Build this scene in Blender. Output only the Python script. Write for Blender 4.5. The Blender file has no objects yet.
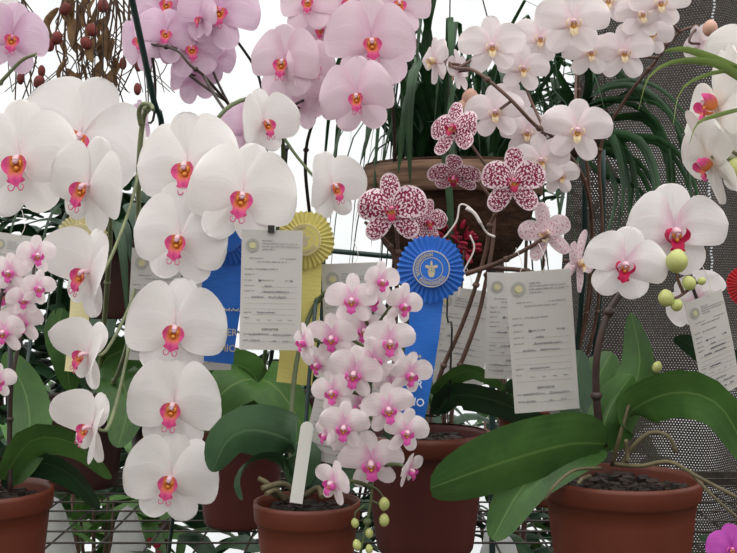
import bpy, math, random
from mathutils import Vector, Matrix
C = bpy.context.scene.collection
rnd = random.Random(7)
PI = math.pi
CAMZ = 1.10; CAMY = -1.10; F = 1100.0
BENCH = CAMZ - 0.35
def P(px, py, y=0.0):
    """a point of the place seen at (px, py), standing y metres behind the front row"""
    d = y - CAMY
    return Vector(((px - 368.5) * d / F, y, CAMZ - (py - 276.5) * d / F))
def M2(px, y=0.0): return px * (y - CAMY) / F

# ------------------------------------------------------------ materials
def nt(name):
    m = bpy.data.materials.new(name); m.use_nodes = True
    n = m.node_tree; n.nodes.clear()
    return m, n
def N(n, t, **kw):
    k = n.nodes.new(t)
    for a, b in kw.items(): setattr(k, a, b)
    return k
def rgb(r, g, b):
    f = lambda c: ((c/255)/12.92 if c/255 <= .04045 else ((c/255+.055)/1.055)**2.4)
    return (f(r), f(g), f(b), 1)
def math_(n, op, a, b=None, c=None, clamp=False):
    k = N(n, 'ShaderNodeMath', operation=op); k.use_clamp = clamp
    for i, x in enumerate((a, b, c)):
        if x is None: continue
        if hasattr(x, 'links'): n.links.new(x, k.inputs[i])
        else: k.inputs[i].default_value = x
    return k.outputs[0]
def mixc(n, f, a, b):
    k = N(n, 'ShaderNodeMix', data_type='RGBA')
    for x, i in ((f, 0), (a, 6), (b, 7)):
        if hasattr(x, 'links'): n.links.new(x, k.inputs[i])
        else: k.inputs[i].default_value = x
    return k.outputs[2]
def ramp(n, f, stops):
    k = N(n, 'ShaderNodeMapRange'); k.interpolation_type = 'SMOOTHSTEP'
    n.links.new(f, k.inputs[0]); k.inputs[1].default_value = stops[0]; k.inputs[2].default_value = stops[1]
    return k.outputs[0]
def noise(n, vec, scale, detail=3, rough=.5):
    k = N(n, 'ShaderNodeTexNoise'); k.inputs['Scale'].default_value = scale; k.inputs['Detail'].default_value = detail
    k.inputs['Roughness'].default_value = rough
    if vec is not None: n.links.new(vec, k.inputs['Vector'])
    return k.outputs['Fac']
def finish(n, col, rough=.5, transl=0.0, bump=None, bstr=.2, bdist=.002, spec=.5, metal=0, sheen=0, alpha=None):
    p = N(n, 'ShaderNodeBsdfPrincipled'); out = N(n, 'ShaderNodeOutputMaterial')
    if hasattr(col, 'links'): n.links.new(col, p.inputs['Base Color'])
    else: p.inputs['Base Color'].default_value = col
    if hasattr(rough, 'links'): n.links.new(rough, p.inputs['Roughness'])
    else: p.inputs['Roughness'].default_value = rough
    p.inputs['Specular IOR Level'].default_value = spec; p.inputs['Metallic'].default_value = metal
    p.inputs['Sheen Weight'].default_value = sheen
    if bump is not None:
        b = N(n, 'ShaderNodeBump'); b.inputs['Strength'].default_value = bstr; b.inputs['Distance'].default_value = bdist
        n.links.new(bump, b.inputs['Height']); n.links.new(b.outputs[0], p.inputs['Normal'])
    s = p.outputs[0]
    if transl:
        t = N(n, 'ShaderNodeBsdfTranslucent')
        if hasattr(col, 'links'): n.links.new(col, t.inputs[0])
        else: t.inputs[0].default_value = col
        mx = N(n, 'ShaderNodeMixShader'); mx.inputs[0].default_value = transl
        n.links.new(s, mx.inputs[1]); n.links.new(t.outputs[0], mx.inputs[2]); s = mx.outputs[0]
    if alpha is not None:
        t = N(n, 'ShaderNodeBsdfTransparent'); mx = N(n, 'ShaderNodeMixShader')
        n.links.new(alpha, mx.inputs[0]); n.links.new(t.outputs[0], mx.inputs[1]); n.links.new(s, mx.inputs[2]); s = mx.outputs[0]
    n.links.new(s, out.inputs[0])
def uvsplit(n):
    t = N(n, 'ShaderNodeTexCoord'); s = N(n, 'ShaderNodeSeparateXYZ'); n.links.new(t.outputs['UV'], s.inputs[0])
    return t, s.outputs[0], s.outputs[1]
def vmul(n, vec, sc, off=None):
    k = N(n, 'ShaderNodeMapping'); n.links.new(vec, k.inputs[0]); k.inputs['Scale'].default_value = sc
    return k.outputs[0]
def petal_mat(name, base, blush, v0, v1, amt, vein=None, veinamt=.15, transl=.3, edge=None):
    m, n = nt(name); t, u, v = uvsplit(n)
    oi = N(n, 'ShaderNodeObjectInfo')
    nz = noise(n, t.outputs['Object'], 30, 2)
    vv = math_(n, 'ADD', v, math_(n, 'MULTIPLY', math_(n, 'SUBTRACT', nz, .5), .18))
    f = math_(n, 'MULTIPLY', ramp(n, vv, (v1, v0)), amt)
    col = mixc(n, f, base, blush)
    # fine veins fanning along the petal
    vn = noise(n, vmul(n, t.outputs['UV'], (26, 2.2, 1)), 1, 3, .55)
    vf = ramp(n, vn, (.5, .72))
    if vein: col = mixc(n, math_(n, 'MULTIPLY', vf, veinamt), col, vein)
    if edge:
        e = math_(n, 'ABSOLUTE', math_(n, 'SUBTRACT', u, .5))
        col = mixc(n, math_(n, 'MULTIPLY', ramp(n, e, (.25, .5)), .7), col, edge)
    finish(n, col, .55, transl, vn, .25, .0012, .25, sheen=.05)
    return m
def spot_mat(name, base, spot, thr, sx, sy, transl=.25, soft=.04):
    m, n = nt(name); t, u, v = uvsplit(n)
    nz = noise(n, vmul(n, t.outputs['UV'], (sx, sy, 1)), 1, 1.5, .45)
    wig = noise(n, t.outputs['Object'], 70, 1)
    e = math_(n, 'ABSOLUTE', math_(n, 'SUBTRACT', u, .5))
    rim = math_(n, 'MAXIMUM', ramp(n, e, (.36, .5)), ramp(n, v, (.86, 1.0)))
    th = math_(n, 'ADD', thr, math_(n, 'MULTIPLY', rim, .18))
    s = math_(n, 'ADD', nz, math_(n, 'MULTIPLY', math_(n, 'SUBTRACT', wig, .5), .12))
    f = math_(n, 'DIVIDE', math_(n, 'SUBTRACT', s, th), soft, clamp=True)
    col = mixc(n, f, base, spot)
    finish(n, col, .5, transl, None, spec=.3)
    return m
def plain(name, col, rough=.5, transl=0, spec=.5, metal=0, var=.0, vscale=20, bstr=0):
    m, n = nt(name); c = col; b = None
    if var or bstr:
        t = N(n, 'ShaderNodeTexCoord'); nz = noise(n, t.outputs['Object'], vscale, 4, .6)
        dk = tuple(x*(1-var) for x in col[:3]) + (1,); lt = tuple(min(1, x*(1+var)) for x in col[:3]) + (1,)
        c = mixc(n, ramp(n, nz, (.3, .7)), dk, lt); b = nz if bstr else None
    finish(n, c, rough, transl, b, bstr or .1, .003, spec, metal)
    return m
def leaf_mat(name, base, pale, dark, rough=.38, stripes=40):
    m, n = nt(name); t, u, v = uvsplit(n)
    st = noise(n, vmul(n, t.outputs['UV'], (stripes, 1.5, 1)), 1, 2)
    bl = noise(n, t.outputs['Object'], 14, 4, .6)
    col = mixc(n, ramp(n, bl, (.3, .75)), dark, base)
    mid = math_(n, 'ABSOLUTE', math_(n, 'SUBTRACT', u, .5))
    col = mixc(n, math_(n, 'MULTIPLY', ramp(n, mid, (.035, .0)), .5), col, pale)
    col = mixc(n, math_(n, 'MULTIPLY', ramp(n, st, (.5, .8)), .18), col, pale)
    r = math_(n, 'ADD', rough, math_(n, 'MULTIPLY', bl, .18))
    finish(n, col, r, .12, st, .15, .001, .45)
    return m
MAT = {}
W = rgb
MAT['p_white'] = petal_mat('petal_white', W(243,239,238), W(243,215,222), .0, .16, .5, W(228,220,222), .30)
MAT['p_white_pink'] = petal_mat('petal_white_pink', W(242,238,239), W(228,170,202), .05, .42, .55, W(226,205,215), .3)
MAT['p_lilac'] = petal_mat('petal_lilac', W(230,202,222), W(206,150,192), .0, .55, .6, W(208,160,196), .5)
MAT['p_pink'] = petal_mat('petal_soft_pink', W(237,213,226), W(222,172,200), .0, .5, .55, W(224,194,210), .4)
MAT['p_cream'] = petal_mat('petal_cream', W(246,236,238), W(236,205,216), .0, .4, .6, W(232,208,216), .35)
MAT['p_small'] = petal_mat('petal_small_pink', W(246,236,238), W(226,150,198), .05, .46, .75, W(232,190,214), .45)
MAT['p_spot'] = spot_mat('petal_burgundy_spots', W(240,220,228), W(140,20,72), .455, 12, 14)
MAT['p_pale'] = spot_mat('petal_faint_spots', W(240,220,226), W(206,130,160), .545, 12, 14, soft=.08)
MAT['p_side'] = petal_mat('petal_ivory', W(238,234,230), W(220,205,185), .0, .4, .6, W(218,210,205), .3)
MAT['lip_hot'] = petal_mat('lip_magenta', W(220,84,146), W(228,140,62), .28, .72, .95, W(176,20,90), .75, .2)
MAT['lip_crimson'] = petal_mat('lip_crimson', W(188,22,76), W(240,190,200), .0, .22, .6, W(140,8,60), .5, .15)
MAT['lip_yellow'] = petal_mat('lip_yellow', W(244,226,190), W(214,150,50), .0, .6, .95, W(180,90,60), .55, .2)
MAT['lip_purple'] = petal_mat('lip_purple', W(222,96,176), W(226,140,110), .0, .2, .8, W(190,50,140), .5, .25)
MAT['lip_spot'] = petal_mat('lip_rust', W(188,40,90), W(226,170,90), .0, .55, .95, W(150,20,70), .6, .2)
MAT['callus'] = plain('callus_orange', W(226,150,64), .4, .1, var=.35, vscale=160)
MAT['callus_y'] = plain('callus_yellow', W(214,160,52), .4, .1, var=.35, vscale=160)
MAT['col_white'] = plain('column_white', W(236,200,212), .4, .2)
MAT['col_pink'] = plain('column_pink', W(226,130,168), .4, .2)
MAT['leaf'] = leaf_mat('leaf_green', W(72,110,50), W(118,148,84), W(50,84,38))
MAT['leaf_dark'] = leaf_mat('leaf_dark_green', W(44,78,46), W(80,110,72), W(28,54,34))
MAT['leaf_blue'] = leaf_mat('leaf_grey_green', W(66,98,64), W(104,134,96), W(48,76,50))
MAT['leaf_lt'] = leaf_mat('leaf_light_green', W(92,134,66), W(146,172,98), W(66,104,50))
MAT['strap'] = leaf_mat('strap_leaf', W(42,84,44), W(90,130,72), W(22,50,28), .35, 14)
MAT['yel_green'] = leaf_mat('spidery_tepal', W(150,170,96), W(186,196,130), W(120,146,76), .5, 8)
MAT['stem_dark'] = plain('stem_dark', W(58,44,40), .5, var=.3)
MAT['stem_brown'] = plain('stem_brown', W(98,72,62), .55, var=.3)
MAT['stem_green'] = plain('stem_green', W(116,124,88), .5, var=.25)
MAT['stem_olive'] = plain('stem_olive', W(84,96,60), .5, var=.25)
MAT['root'] = plain('aerial_root', W(98,90,66), .7, var=.35, bstr=.3)
MAT['root_white'] = plain('pale_root', W(214,204,200), .7, var=.1)
MAT['bud'] = plain('bud_green', W(192,198,124), .45, .15, var=.15, vscale=60)
MAT['bud_pink'] = plain('bud_pink', W(226,180,160), .45, .15, var=.15, vscale=60)
MAT['bark'] = plain('bark_mix', W(40,29,24), .9, var=.6, vscale=60, bstr=.6)
MAT['stake'] = plain('stake_green', W(26,52,50), .4)
MAT['stake_blk'] = plain('stake_black', W(30,34,36), .4)
MAT['gold'] = plain('gold_print', W(196,186,160), .35, metal=.3)
MAT['whiteprint'] = plain('white_print', W(230,236,244), .5)
MAT['ink'] = plain('print_ink', W(96,92,94), .7)
MAT['inkb'] = plain('pen_ink', W(74,70,110), .7)
MAT['seal'] = plain('seal_grey', W(160,160,152), .7)
MAT['sealy'] = plain('seal_yellow', W(190,184,140), .7)
MAT['black'] = plain('black_plastic', W(28,28,30), .4)
MAT['label_white'] = plain('white_plastic', W(222,222,216), .45)
MAT['wire'] = plain('galvanised_wire', W(66,60,56), .5, metal=.4, var=.3)
MAT['dry'] = plain('dry_leaf', W(120,92,62), .8, .15, var=.4, vscale=40, bstr=.3)
MAT['pod'] = plain('seed_pod', W(112,44,40), .7, var=.35, vscale=50, bstr=.3)
MAT['twig'] = plain('twig', W(84,64,52), .8, var=.3)
MAT['red'] = plain('red_ribbon', W(190,24,36), .4, .1)
MAT['redfl'] = plain('red_petal', W(190,40,74), .5, .2, var=.2)
MAT['magfl'] = petal_mat('petal_magenta', W(186,78,178), W(150,40,140), 0, .5, .6, W(150,50,150), .4)
MAT['bag'] = plain('white_bag', W(214,216,216), .5, .25, var=.06, bstr=.3)
MAT['paintw'] = plain('white_paint', W(206,208,208), .6)
def pot_mat(name, c1, c2):
    m, n = nt(name); t = N(n, 'ShaderNodeTexCoord')
    a = noise(n, t.outputs['Object'], 9, 5, .6); b = noise(n, t.outputs['Object'], 120, 2)
    col = mixc(n, ramp(n, a, (.3, .75)), c1, c2)
    finish(n, col, .48, 0, b, .12, .001, .4); return m
MAT['pot'] = pot_mat('terracotta_plastic', W(94,43,28), W(107,50,34))
MAT['pot_red'] = pot_mat('maroon_plastic', W(76,32,30), W(88,38,34))
MAT['pot_dk'] = pot_mat('dark_maroon_plastic', W(50,28,26), W(62,32,28))
def satin(name, c, c2):
    m, n = nt(name); t, u, v = uvsplit(n)
    w = noise(n, vmul(n, t.outputs['UV'], (3, 140, 1)), 1, 2)
    col = mixc(n, ramp(n, w, (.3, .7)), c, c2)
    finish(n, col, .38, .12, w, .1, .0006, .5, sheen=.3); return m
MAT['blue'] = satin('blue_satin', W(22,98,196), W(30,112,210))
MAT['yellow'] = satin('yellow_satin', W(206,194,104), W(220,208,124))
MAT['cream'] = satin('cream_satin', W(228,218,164), W(236,226,180))
def paper():
    m, n = nt('card_paper'); t = N(n, 'ShaderNodeTexCoord'); a = noise(n, t.outputs['Object'], 25, 4)
    finish(n, mixc(n, a, W(194,191,187), W(204,201,198)), .8, .15, a, .05, .001, .2); return m
MAT['card'] = paper()
def basket():
    m, n = nt('coir_basket'); t = N(n, 'ShaderNodeTexCoord')
    a = noise(n, vmul(n, t.outputs['Object'], (3, 3, 14)), 9, 6, .7); b = noise(n, t.outputs['Object'], 70, 5, .7)
    col = mixc(n, ramp(n, a, (.3, .75)), W(44,28,22), W(88,64,48))
    finish(n, col, .9, 0, b, .8, .006, .2); return m
MAT['basket'] = basket()
def wood():
    m, n = nt('weathered_wood'); t = N(n, 'ShaderNodeTexCoord')
    a = noise(n, vmul(n, t.outputs['Object'], (4, 4, 50)), 3, 5, .6)
    finish(n, mixc(n, ramp(n, a, (.3, .7)), W(92,68,54), W(150,118,96)), .8, 0, a, .3, .003); return m
MAT['wood'] = wood()
def sheet():
    m, n = nt('greenhouse_film'); t = N(n, 'ShaderNodeTexCoord')
    a = noise(n, vmul(n, t.outputs['Object'], (2.2, 2, .35)), 1.6, 3, .6)
    col = mixc(n, a, W(196,200,204), W(216,218,218))
    finish(n, col, .5, .6, a, .6, .05, .3); return m
MAT['sheet'] = sheet()
def net():
    """knitted shade cloth: grey yarn with rows of small see-through holes"""
    m, n = nt('shade_cloth'); t, u, v = uvsplit(n)
    # uv is in metres; a staggered grid of holes, 7 mm x 5 mm
    cu = math_(n, 'DIVIDE', u, .0052); cv = math_(n, 'DIVIDE', v, .0048)
    row = math_(n, 'FLOOR', cv)
    cu2 = math_(n, 'ADD', cu, math_(n, 'MULTIPLY', math_(n, 'MODULO', row, 2.0), .5))
    fu = math_(n, 'SUBTRACT', math_(n, 'FRACT', cu2), .5); fv = math_(n, 'SUBTRACT', math_(n, 'FRACT', cv), .5)
    d = math_(n, 'ADD', math_(n, 'MULTIPLY', math_(n, 'MULTIPLY', fu, fu), 1.0), math_(n, 'MULTIPLY', math_(n, 'MULTIPLY', fv, fv), 1.4))
    big = noise(n, t.outputs['Object'], 2.5, 3)
    r = math_(n, 'ADD', .009, math_(n, 'MULTIPLY', ramp(n, big, (.42, .72)), .036))
    hole = math_(n, 'LESS_THAN', d, r)
    al = math_(n, 'SUBTRACT', 1.0, hole)
    nz = noise(n, t.outputs['Object'], 160, 3)
    col = mixc(n, nz, W(46,42,40), W(88,81,77))
    finish(n, col, .8, .15, nz, .3, .002, .2, alpha=al); return m
MAT['net'] = net()
def ground():
    m, n = nt('gravel_ground'); t = N(n, 'ShaderNodeTexCoord'); a = noise(n, t.outputs['Object'], 12, 6, .7)
    finish(n, mixc(n, a, W(44,44,38), W(110,106,96)), .9, 0, a, .6, .02, .2); return m
MAT['ground'] = ground()

# ------------------------------------------------------------ mesh builder
class MB:
    def __init__(s): s.v=[]; s.f=[]; s.uv=[]; s.m=[]; s.sm=[]
    def grid(s, pts, uvs, nu, nv, mi=0, closeu=False, smooth=True):
        b = len(s.v); s.v += pts; s.uv += uvs
        for j in range(nv-1):
            for i in range(nu - (0 if closeu else 1)):
                i2 = (i+1) % nu
                s.f.append((b+j*nu+i, b+j*nu+i2, b+(j+1)*nu+i2, b+(j+1)*nu+i)); s.m.append(mi); s.sm.append(smooth)
    def poly(s, pts, mi=0, uvs=None, smooth=False):
        b = len(s.v); s.v += [Vector(p) for p in pts]; s.uv += uvs or [(0,0)]*len(pts)
        s.f.append(tuple(range(b, b+len(pts)))); s.m.append(mi); s.sm.append(smooth)
    def box(s, c, sz, mat=None, mi=0):
        c = Vector(c); q = []
        for x in (-.5,.5):
            for y in (-.5,.5):
                for z in (-.5,.5):
                    p = Vector((x*sz[0], y*sz[1], z*sz[2])); q.append(c + (mat @ p if mat else p))
        b = len(s.v); s.v += q; s.uv += [(0,0),(0,1),(0,0),(0,1),(1,0),(1,1),(1,0),(1,1)]
        for f in ((0,1,3,2),(4,6,7,5),(0,4,5,1),(2,3,7,6),(0,2,6,4),(1,5,7,3)):
            s.f.append(tuple(b+i for i in f)); s.m.append(mi); s.sm.append(False)
    def tube(s, path, r0, r1=None, n=7, mi=0, smooth=3, cap=True, rf=None):
        path = spline(path, smooth) if smooth and len(path) > 2 else [Vector(p) for p in path]
        r1 = r0 if r1 is None else r1
        k = len(path); pts=[]; uvs=[]
        t0 = (path[1]-path[0]).normalized()
        nrm = t0.orthogonal().normalized()
        for i, p in enumerate(path):
            t = (path[min(i+1,k-1)] - path[max(i-1,0)]).normalized()
            nrm = (nrm - t*nrm.dot(t)).normalized(); bn = t.cross(nrm)
            a = i/(k-1); r = r0+(r1-r0)*a
            if rf: r *= rf(a)
            for j in range(n):
                th = 2*PI*j/n; pts.append(p + (nrm*math.cos(th)+bn*math.sin(th))*r); uvs.append((j/n, a))
        b = len(s.v); s.grid(pts, uvs, n, k, mi, closeu=True)
        if cap:
            s.f.append(tuple(b+i for i in range(n))[::-1]); s.m.append(mi); s.sm.append(False)
            s.f.append(tuple(b+(k-1)*n+i for i in range(n))); s.m.append(mi); s.sm.append(False)
    def blob(s, c, r, mat=None, nu=12, nv=9, mi=0, fn=None):
        c = Vector(c); pts=[]; uvs=[]
        for j in range(nv):
            ph = PI*j/(nv-1)
            for i in range(nu):
                th = 2*PI*i/nu
                p = Vector((math.sin(ph)*math.cos(th), math.sin(ph)*math.sin(th), math.cos(ph)))
                if fn: p = fn(p)
                p = Vector((p.x*r[0], p.y*r[1], p.z*r[2])); 
                if mat: p = mat @ p
                pts.append(c+p); uvs.append((i/nu, j/(nv-1)))
        s.grid(pts, uvs, nu, nv, mi, closeu=True)
    def lathe(s, prof, c, n=48, mi=0):
        c = Vector(c); pts=[]; uvs=[]
        for j, (r, z) in enumerate(prof):
            for i in range(n):
                th = 2*PI*i/n; pts.append(c + Vector((r*math.cos(th), r*math.sin(th), z))); uvs.append((i/n, j/len(prof)))
        s.grid(pts, uvs, n, len(prof), mi, closeu=True)
    def blade(s, path, width, side, cup=0, fold=0, nu=9, p=.6, q=.5, mi=0, seg=5, ruf=0, roll=None):
        """a leaf or lobe: a spline midrib, an across direction, a rounded outline"""
        side0 = Vector(side); path = spline(path, seg); k = len(path)
        L = [0]
        for i in range(1,k): L.append(L[-1]+(path[i]-path[i-1]).length)
        mx = max(prof(j/50, p, q) for j in range(51)); pts=[]; uvs=[]
        # re-sample with denser ends
        nv = max(10, min(26, k)); ph = rnd.uniform(0, 6)
        for j in range(nv):
            a = .5-.5*math.cos(PI*j/(nv-1)); tgt = a*L[-1]
            i = 1
            while i < k-1 and L[i] < tgt: i += 1
            f = (tgt-L[i-1])/max(1e-9, L[i]-L[i-1]); c = path[i-1].lerp(path[i], f)
            t = (path[i]-path[i-1]).normalized()
            sd = side0
            if roll: sd = Matrix.Rotation(roll*a, 3, t) @ sd
            sd = (sd - t*sd.dot(t)).normalized(); nm = sd.cross(t)
            h = width/2*prof(a, p, q)/mx
            for ii in range(nu):
                u = -1+2*ii/(nu-1)
                off = cup*u*u*h + fold*abs(u)**1.2*h + ruf*math.sin(7*a+ph+u)*u*u*h
                pts.append(c + sd*(u*h) + nm*off); uvs.append(((u+1)/2, a))
        s.grid(pts, uvs, nu, nv, mi)
    def build(s, name, mats, parent=None, local=False):
        if not isinstance(mats, (list, tuple)): mats = [mats]
        me = bpy.data.meshes.new(name)
        off = Vector((0,0,0)) if (local or parent is None) else base_of(parent)
        me.from_pydata([tuple(Vector(p)-off) for p in s.v], [], s.f)
        ul = me.uv_layers.new(name='UVMap')
        for li, l in enumerate(me.loops): ul.data[li].uv = s.uv[l.vertex_index]
        for m in mats: me.materials.append(MAT[m] if isinstance(m, str) else m)
        me.polygons.foreach_set('material_index', s.m); me.polygons.foreach_set('use_smooth', s.sm)
        me.update()
        o = bpy.data.objects.new(name, me); C.objects.link(o)
        if parent is not None: o.parent = parent
        return o
def base_of(o):
    v = Vector((0,0,0))
    while o is not None: v += o.location; o = o.parent
    return v
def prof(a, p, q): return (max(a,1e-6)**p)*(max(1-a,0)**q) if 0 < a < 1 else 0.0
def spline(pts, seg=4):
    pts = [Vector(p) for p in pts]
    if len(pts) < 3:
        return [pts[0].lerp(pts[1], i/seg) for i in range(seg+1)]
    q = [pts[0]*2-pts[1]] + pts + [pts[-1]*2-pts[-2]]; out=[]
    for i in range(1, len(q)-2):
        a,b,c,d = q[i-1:i+3]
        for j in range(seg):
            t = j/seg
            out.append(.5*((2*b)+(c-a)*t+(2*a-5*b+4*c-d)*t*t+(3*b-a-3*c+d)*t**3))
    out.append(pts[-1]); return out
def thing(name, label, cat, loc, group=None, rot=None):
    o = bpy.data.objects.new(name, None); o.empty_display_size = .02; C.objects.link(o)
    o.location = Vector(loc); tag(o, label, cat, group)
    return o
def tag(o, label, cat, group=None):
    o['label'] = label; o['category'] = cat
    if group: o['group'] = group
    return o
def struct(o): o['kind'] = 'structure'; return o

# ------------------------------------------------------------ orchid flowers (unit: flower width = 1)
TYPES = {
 'white':  dict(pm='p_white', lm='lip_hot', cm='col_white', ca='callus', pl=.51, pw=.72, pa=83, sl=.50, sw=.36, la=152, lip=1.08, tend=1, skew=-.09, pp=.46),
 'whitepink': dict(pm='p_white_pink', lm='lip_crimson', cm='col_white', ca='callus', pl=.50, pw=.52, pa=84, sl=.44, sw=.40, la=142, lip=1.0, tend=0, skew=-.15),
 'lilac':  dict(pm='p_lilac', lm='lip_hot', cm='col_pink', ca='callus', pl=.50, pw=.62, pa=82, sl=.48, sw=.36, la=148, lip=1.0, tend=1, skew=-.15),
 'pink':   dict(pm='p_pink', lm='lip_hot', cm='col_white', ca='callus', pl=.50, pw=.66, pa=82, sl=.50, sw=.38, la=148, lip=1.0, tend=1, skew=-.15),
 'cream':  dict(pm='p_cream', lm='lip_yellow', cm='col_white', ca='callus_y', pl=.50, pw=.46, pa=80, sl=.44, sw=.30, la=142, lip=.85, tend=0, skew=-.12),
 'small':  dict(pm='p_small', lm='lip_purple', cm='col_white', ca='callus_y', pl=.48, pw=.46, pa=72, sl=.46, sw=.27, la=146, lip=1.15, tend=0, skew=-.1),
 'spot':   dict(pm='p_spot', lm='lip_spot', cm='col_pink', ca='callus_y', pl=.50, pw=.46, pa=82, sl=.52, sw=.31, la=140, lip=.85, tend=0, skew=-.08),
 'pale':   dict(pm='p_pale', lm='lip_yellow', cm='col_white', ca='callus_y', pl=.50, pw=.36, pa=80, sl=.56, sw=.26, la=140, lip=.85, tend=0, skew=-.05),
 'side':   dict(pm='p_side', lm='lip_hot', cm='col_white', ca='callus', pl=.52, pw=.50, pa=78, sl=.52, sw=.30, la=142, lip=.9, tend=0, skew=-.1),
 'magenta': dict(pm='magfl', lm='lip_purple', cm='col_pink', ca='callus_y', pl=.50, pw=.50, pa=76, sl=.48, sw=.34, la=144, lip=.9, tend=0, skew=-.1),
}
def petal(mb, L, Wd, th, z0=0., bend=0., cup=0., p=.55, q=.42, skew=0., ruf=.02, mirror=False, r0=.01, nu=13, nv=15, mi=0):
    th = math.radians(th); pts=[]; uvs=[]; mx = max(prof(i/60,p,q) for i in range(61)); ph = rnd.uniform(0,6.3)
    for j in range(nv):
        a = .5-.5*math.cos(PI*j/(nv-1)); h = Wd/2*prof(a,p,q)/mx
        for i in range(nu):
            u = -1+2*i/(nu-1)
            x = u*h + skew*Wd*math.sin(PI*min(1,a*1.15)); y = r0 + a*L
            n = z0 + bend*a*a*L + cup*u*u*h + ruf*L*math.sin(ph+5*a+3.1*u)*(u*u*.8+a*.3) + .012*math.exp(-(u*5)**2)*a*(1-a)*4
            X = x*math.cos(th) + y*math.sin(th); Z = y*math.cos(th) - x*math.sin(th)
            if mirror: X = -X
            pts.append(Vector((X, -n, Z))); uvs.append(((u+1)/2, a))
    mb.grid(pts, uvs, nu, nv, mi)
def flower(parent, px, py, y, wpx, kind='white', yaw=0, pitch=8, roll=0, opening=0.0, det=1.0):
    T = TYPES[kind]; S = M2(wpx, y); pos = P(px, py, y); r = rnd
    nu, nv = (11, 13) if det >= 1 else (7, 9)
    j = lambda s: r.uniform(-s, s)
    cup0 = opening
    mb = MB()   # three sepals
    petal(mb, T['sl']*(1+j(.05)), T['sw']*(1+j(.06)), j(5), -.030, -.04-cup0*.15+j(.08), -.14+j(.08), .55, .42, nu=nu, nv=nv)
    for mir in (0, 1):
        petal(mb, T['sl']*(1+j(.05)), T['sw']*(1+j(.06)), T['la']+j(5), -.030-.006*mir, -.02+j(.10), -.12+j(.08), .55, .42, mirror=bool(mir), nu=nu, nv=nv)
    fl = mb.build('flower', T['pm'], parent, local=True)
    fl.location = pos - base_of(parent)
    R = Matrix.Rotation(math.radians(yaw),3,'Z') @ Matrix.Rotation(math.radians(pitch),3,'X') @ Matrix.Rotation(math.radians(roll),3,'Y')
    fl.rotation_euler = R.to_euler(); fl.scale = (S,S,S)
    for mir in (0, 1):
        mb = MB()
        petal(mb, T['pl']*(1+j(.04)), T['pw']*(1+j(.08)), T['pa']+j(7), -.004-.006*mir, (.02+cup0+j(.09)), -.12+j(.12), T.get('pp', .50), .42, skew=T['skew'], mirror=bool(mir), ruf=.04, nu=nu+2, nv=nv+2)
        mb.build('petal', T['pm'], fl, local=True)
    k = T['lip']
    # lip: two side lobes, a pointed middle lobe, the callus, and (some kinds) two tendrils
    mb = MB(); V = lambda *a: Vector(a)*k
    for sx in (-1, 1):
        if T['tend']:
            mb.blade([V(0,-.06,-.055), V(sx*.05,-.085,-.05), V(sx*.085,-.115,-.042), V(sx*.105,-.14,-.035)], .165*k, (0,-.2,-1), cup=.25*sx, nu=11, p=.25, q=.45, seg=4)
        else:
            mb.blade([V(sx*.01,-.04,-.10), V(sx*.065,-.05,-.10), V(sx*.115,-.08,-.045), V(sx*.115,-.115,.01), V(sx*.075,-.135,.045)], .125*k, (0,-.9,-.2), cup=.3*sx, nu=9, p=.25, q=.35, seg=4)
    mb.blade([V(0,-.03,-.05), V(0,-.085,-.095), V(0,-.125,-.15), V(0,-.125,-.215)], .13*k, (1,0,0), cup=-.35, nu=7, p=.75, q=.75, seg=4)
    for sx in (-1, 1):
        mb.blade([V(0,-.10,-.13), V(sx*.035,-.125,-.16), V(sx*.075,-.13,-.165)], .06*k, (0,-.3,-1), nu=5, p=.4, q=.6, seg=3)
        if T['tend'] and det >= 1:
            n0 = len(mb.uv)
            mb.tube([V(sx*.01,-.125,-.20), V(sx*.025,-.14,-.24), V(sx*.055,-.145,-.24), V(sx*.062,-.14,-.205), V(sx*.04,-.135,-.195)], .006*k, .003*k, n=5)
            mb.uv[n0:] = [(.5, .97)]*(len(mb.uv)-n0)
    mb.blob(V(0,-.095,-.07), (.022*k,.02*k,.020*k), nu=8, nv=6, mi=1)
    for sx in (-1,1): mb.blob(V(sx*.032,-.085,-.03), (.018*k,.016*k,.03*k), nu=7, nv=5, mi=1)
    mb.build('lip', [T['lm'], T['ca']], fl, local=True)
    mb = MB()
    mb.tube([V(0,.0,.0), V(0,-.045,.012), V(0,-.085,.006), V(0,-.105,-.012)], (.022 if T['tend'] else .03)*k, (.024 if T['tend'] else .036)*k, n=8, rf=lambda a: 1.0+.25*math.sin(a*PI))
    mb.blob(V(0,-.104,-.014), (.024*k,.02*k,.022*k), nu=8, nv=6)
    mb.build('column', T['cm'], fl, local=True)
    # where the pedicel meets the back of the flower
    return pos + R @ Vector((0, .04*S, 0)), R @ Vector((0, 1, 0))
def bud(parent, px, py, y, rpx, mat='bud', tilt=0, yaw=0, long=1.25):
    mb = MB(); r = M2(rpx, y); R = Matrix.Rotation(math.radians(yaw),3,'Z') @ Matrix.Rotation(math.radians(tilt),3,'Y')
    def fn(p):
        k = 1 - .22*max(0, p.z)**2; g = 1+.035*math.cos(3*math.atan2(p.y,p.x))
        return Vector((p.x*k*g, p.y*k*g, p.z))
    mb.blob(P(px,py,y), (r, r, r*long), R, 14, 11, fn=fn)
    return mb.build('bud', mat, parent)
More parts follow.
